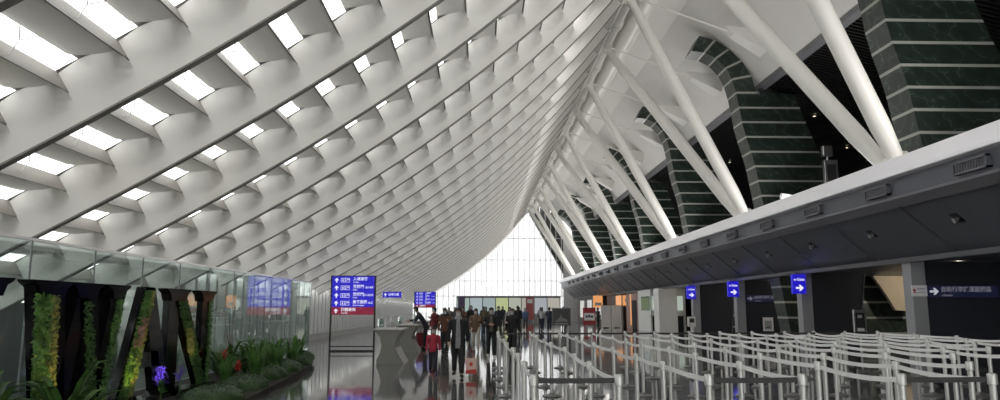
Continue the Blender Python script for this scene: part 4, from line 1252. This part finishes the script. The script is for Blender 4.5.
# the far crowd
crowd = [(-.95, 41, 1.72, 0, (.10, .055, .04), 'brown'), (-.55, 46, 1.8, .2, (.015, .017, .02), 'black'), (.35, 44, 1.72, 0, (.09, .08, .05), 'olive'), (1.2, 47, 1.76, 0, (.02, .025, .04), 'navy'), (1.75, 43, 1.70, .3, (.30, .28, .28), 'pale grey'),
         (2.6, 50, 1.8, PI, (.018, .018, .02), 'black'), (3.55, 57, 1.66, .1, (.10, .14, .26), 'light blue'), (4.6, 54, 1.7, 2.8, (.42, .42, .43), 'white'), (5.0, 52.5, 1.72, 2.9, (.02, .03, .05), 'dark navy'), (6.9, 60, 1.76, PI, (.015, .015, .017), 'black'),
         (-1.7, 50, 1.7, 0, (.05, .05, .06), 'charcoal'), (.3, 60, 1.78, PI, (.02, .02, .02), 'black'), (2.0, 64, 1.8, 0, (.03, .025, .03), 'dark plum'), (-2.6, 62, 1.72, 0, (.25, .22, .18), 'beige'), (5.5, 66, 1.74, PI, (.06, .015, .02), 'maroon'),
         (7.9, 68, 1.7, 1.5, (.02, .02, .025), 'black'), (3.9, 72, 1.75, 0, (.04, .04, .05), 'charcoal'), (-1.0, 70, 1.72, 0, (.05, .06, .10), 'dull blue'), (9.4, 58, 1.7, 2.0, (.02, .02, .02), 'black')]
where = ['left of the aisle centre behind the front walkers', 'behind the woman in black', 'behind the person in camel coat', 'right of the aisle centre', 'beside the navy jacket', 'walking away along the queue lanes', 'walking alone right of the crowd',
         'with a white back near the picture board', 'in front of the white jacket near the picture board', 'walking away behind the picture board', 'near the far direction sign', 'far off in the middle of the aisle', 'far off right of the middle', 'near the left wall far off',
         'far off behind the picture board', 'far off by the shops', 'far off below the red banner', 'far off left of the middle', 'near the orange shop']
rc = random.Random(3)
for i, (x, y, h, rz, c, cn) in enumerate(crowd):
    person('person in %s top %s' % (cn, where[i]), x, y, h, rz, c, rc.choice([K_, (.02, .025, .05), (.06, .06, .07)]), hem=rc.choice([.8, .86, .9]), stride=rc.uniform(.04, .16), arms=rc.choice(['swing', 'phone', 'swing']), hair=rc.choice(['short', 'long']), detail=False)

# things carried or wheeled
def suitcase(x, y, rz, color, label):
    r = empty('suitcase', (x, y, 0), rz); tag(r, label, 'suitcase')
    MB().box(-.2, .2, -.13, .13, .06, .62).build('shell', cloth(color), r, bevel=.04)
    mb = MB()
    for a in (-.15, .15):
        for b in (-.09, .09): mb.path([(a - .012, b, .03), (a + .012, b, .03)], .03, 10)
    mb.build('wheels', M['frame_black'], r)
    mb = MB(); mb.path([(-.1, .1, .6), (-.1, .1, .98), (.1, .1, .98), (.1, .1, .6)], .01, 6); mb.build('handle', M['steel'], r)
suitcase(-2.45, 31.0, .3, (.16, .012, .02), 'dark red suitcase standing beside the desks')
suitcase(2.2, 49.0, .1, (.02, .02, .022), 'black suitcase wheeled by a person walking away')
suitcase(-.9, 34.0, .1, (.03, .03, .035), 'dark suitcase behind the rust brown jacket')
r = empty('shopping_bag', (-.20, 17.36, .10)); r.scale = (.85, .85, .92); tag(r, 'white and red paper shopping bag carried by the woman in black', 'bag')
MB().prism([(-.14, 0), (.14, 0), (.15, .38), (-.15, .38)], 'y', -.06, .06).build('paper_body', mat('cream_pink_paper', (.62, .42, .36), .6), r)
MB().prism([(-.143, .0), (.143, .0), (.146, .12), (-.144, .09)], 'y', -.064, .064).build('red_band', M['petal_red'], r)
mb = MB(); mb.path([(0, -.066, .24), (0, -.068, .24)], .05, 16); mb.build('red_emblem', M['petal_red'], r)
mb = MB(); mb.path([(-.07, 0, .37), (-.05, 0, .55), (.0, 0, .62), (.05, 0, .55), (.07, 0, .37)], .006, 6); mb.build('handle', M['sign_red'], r)
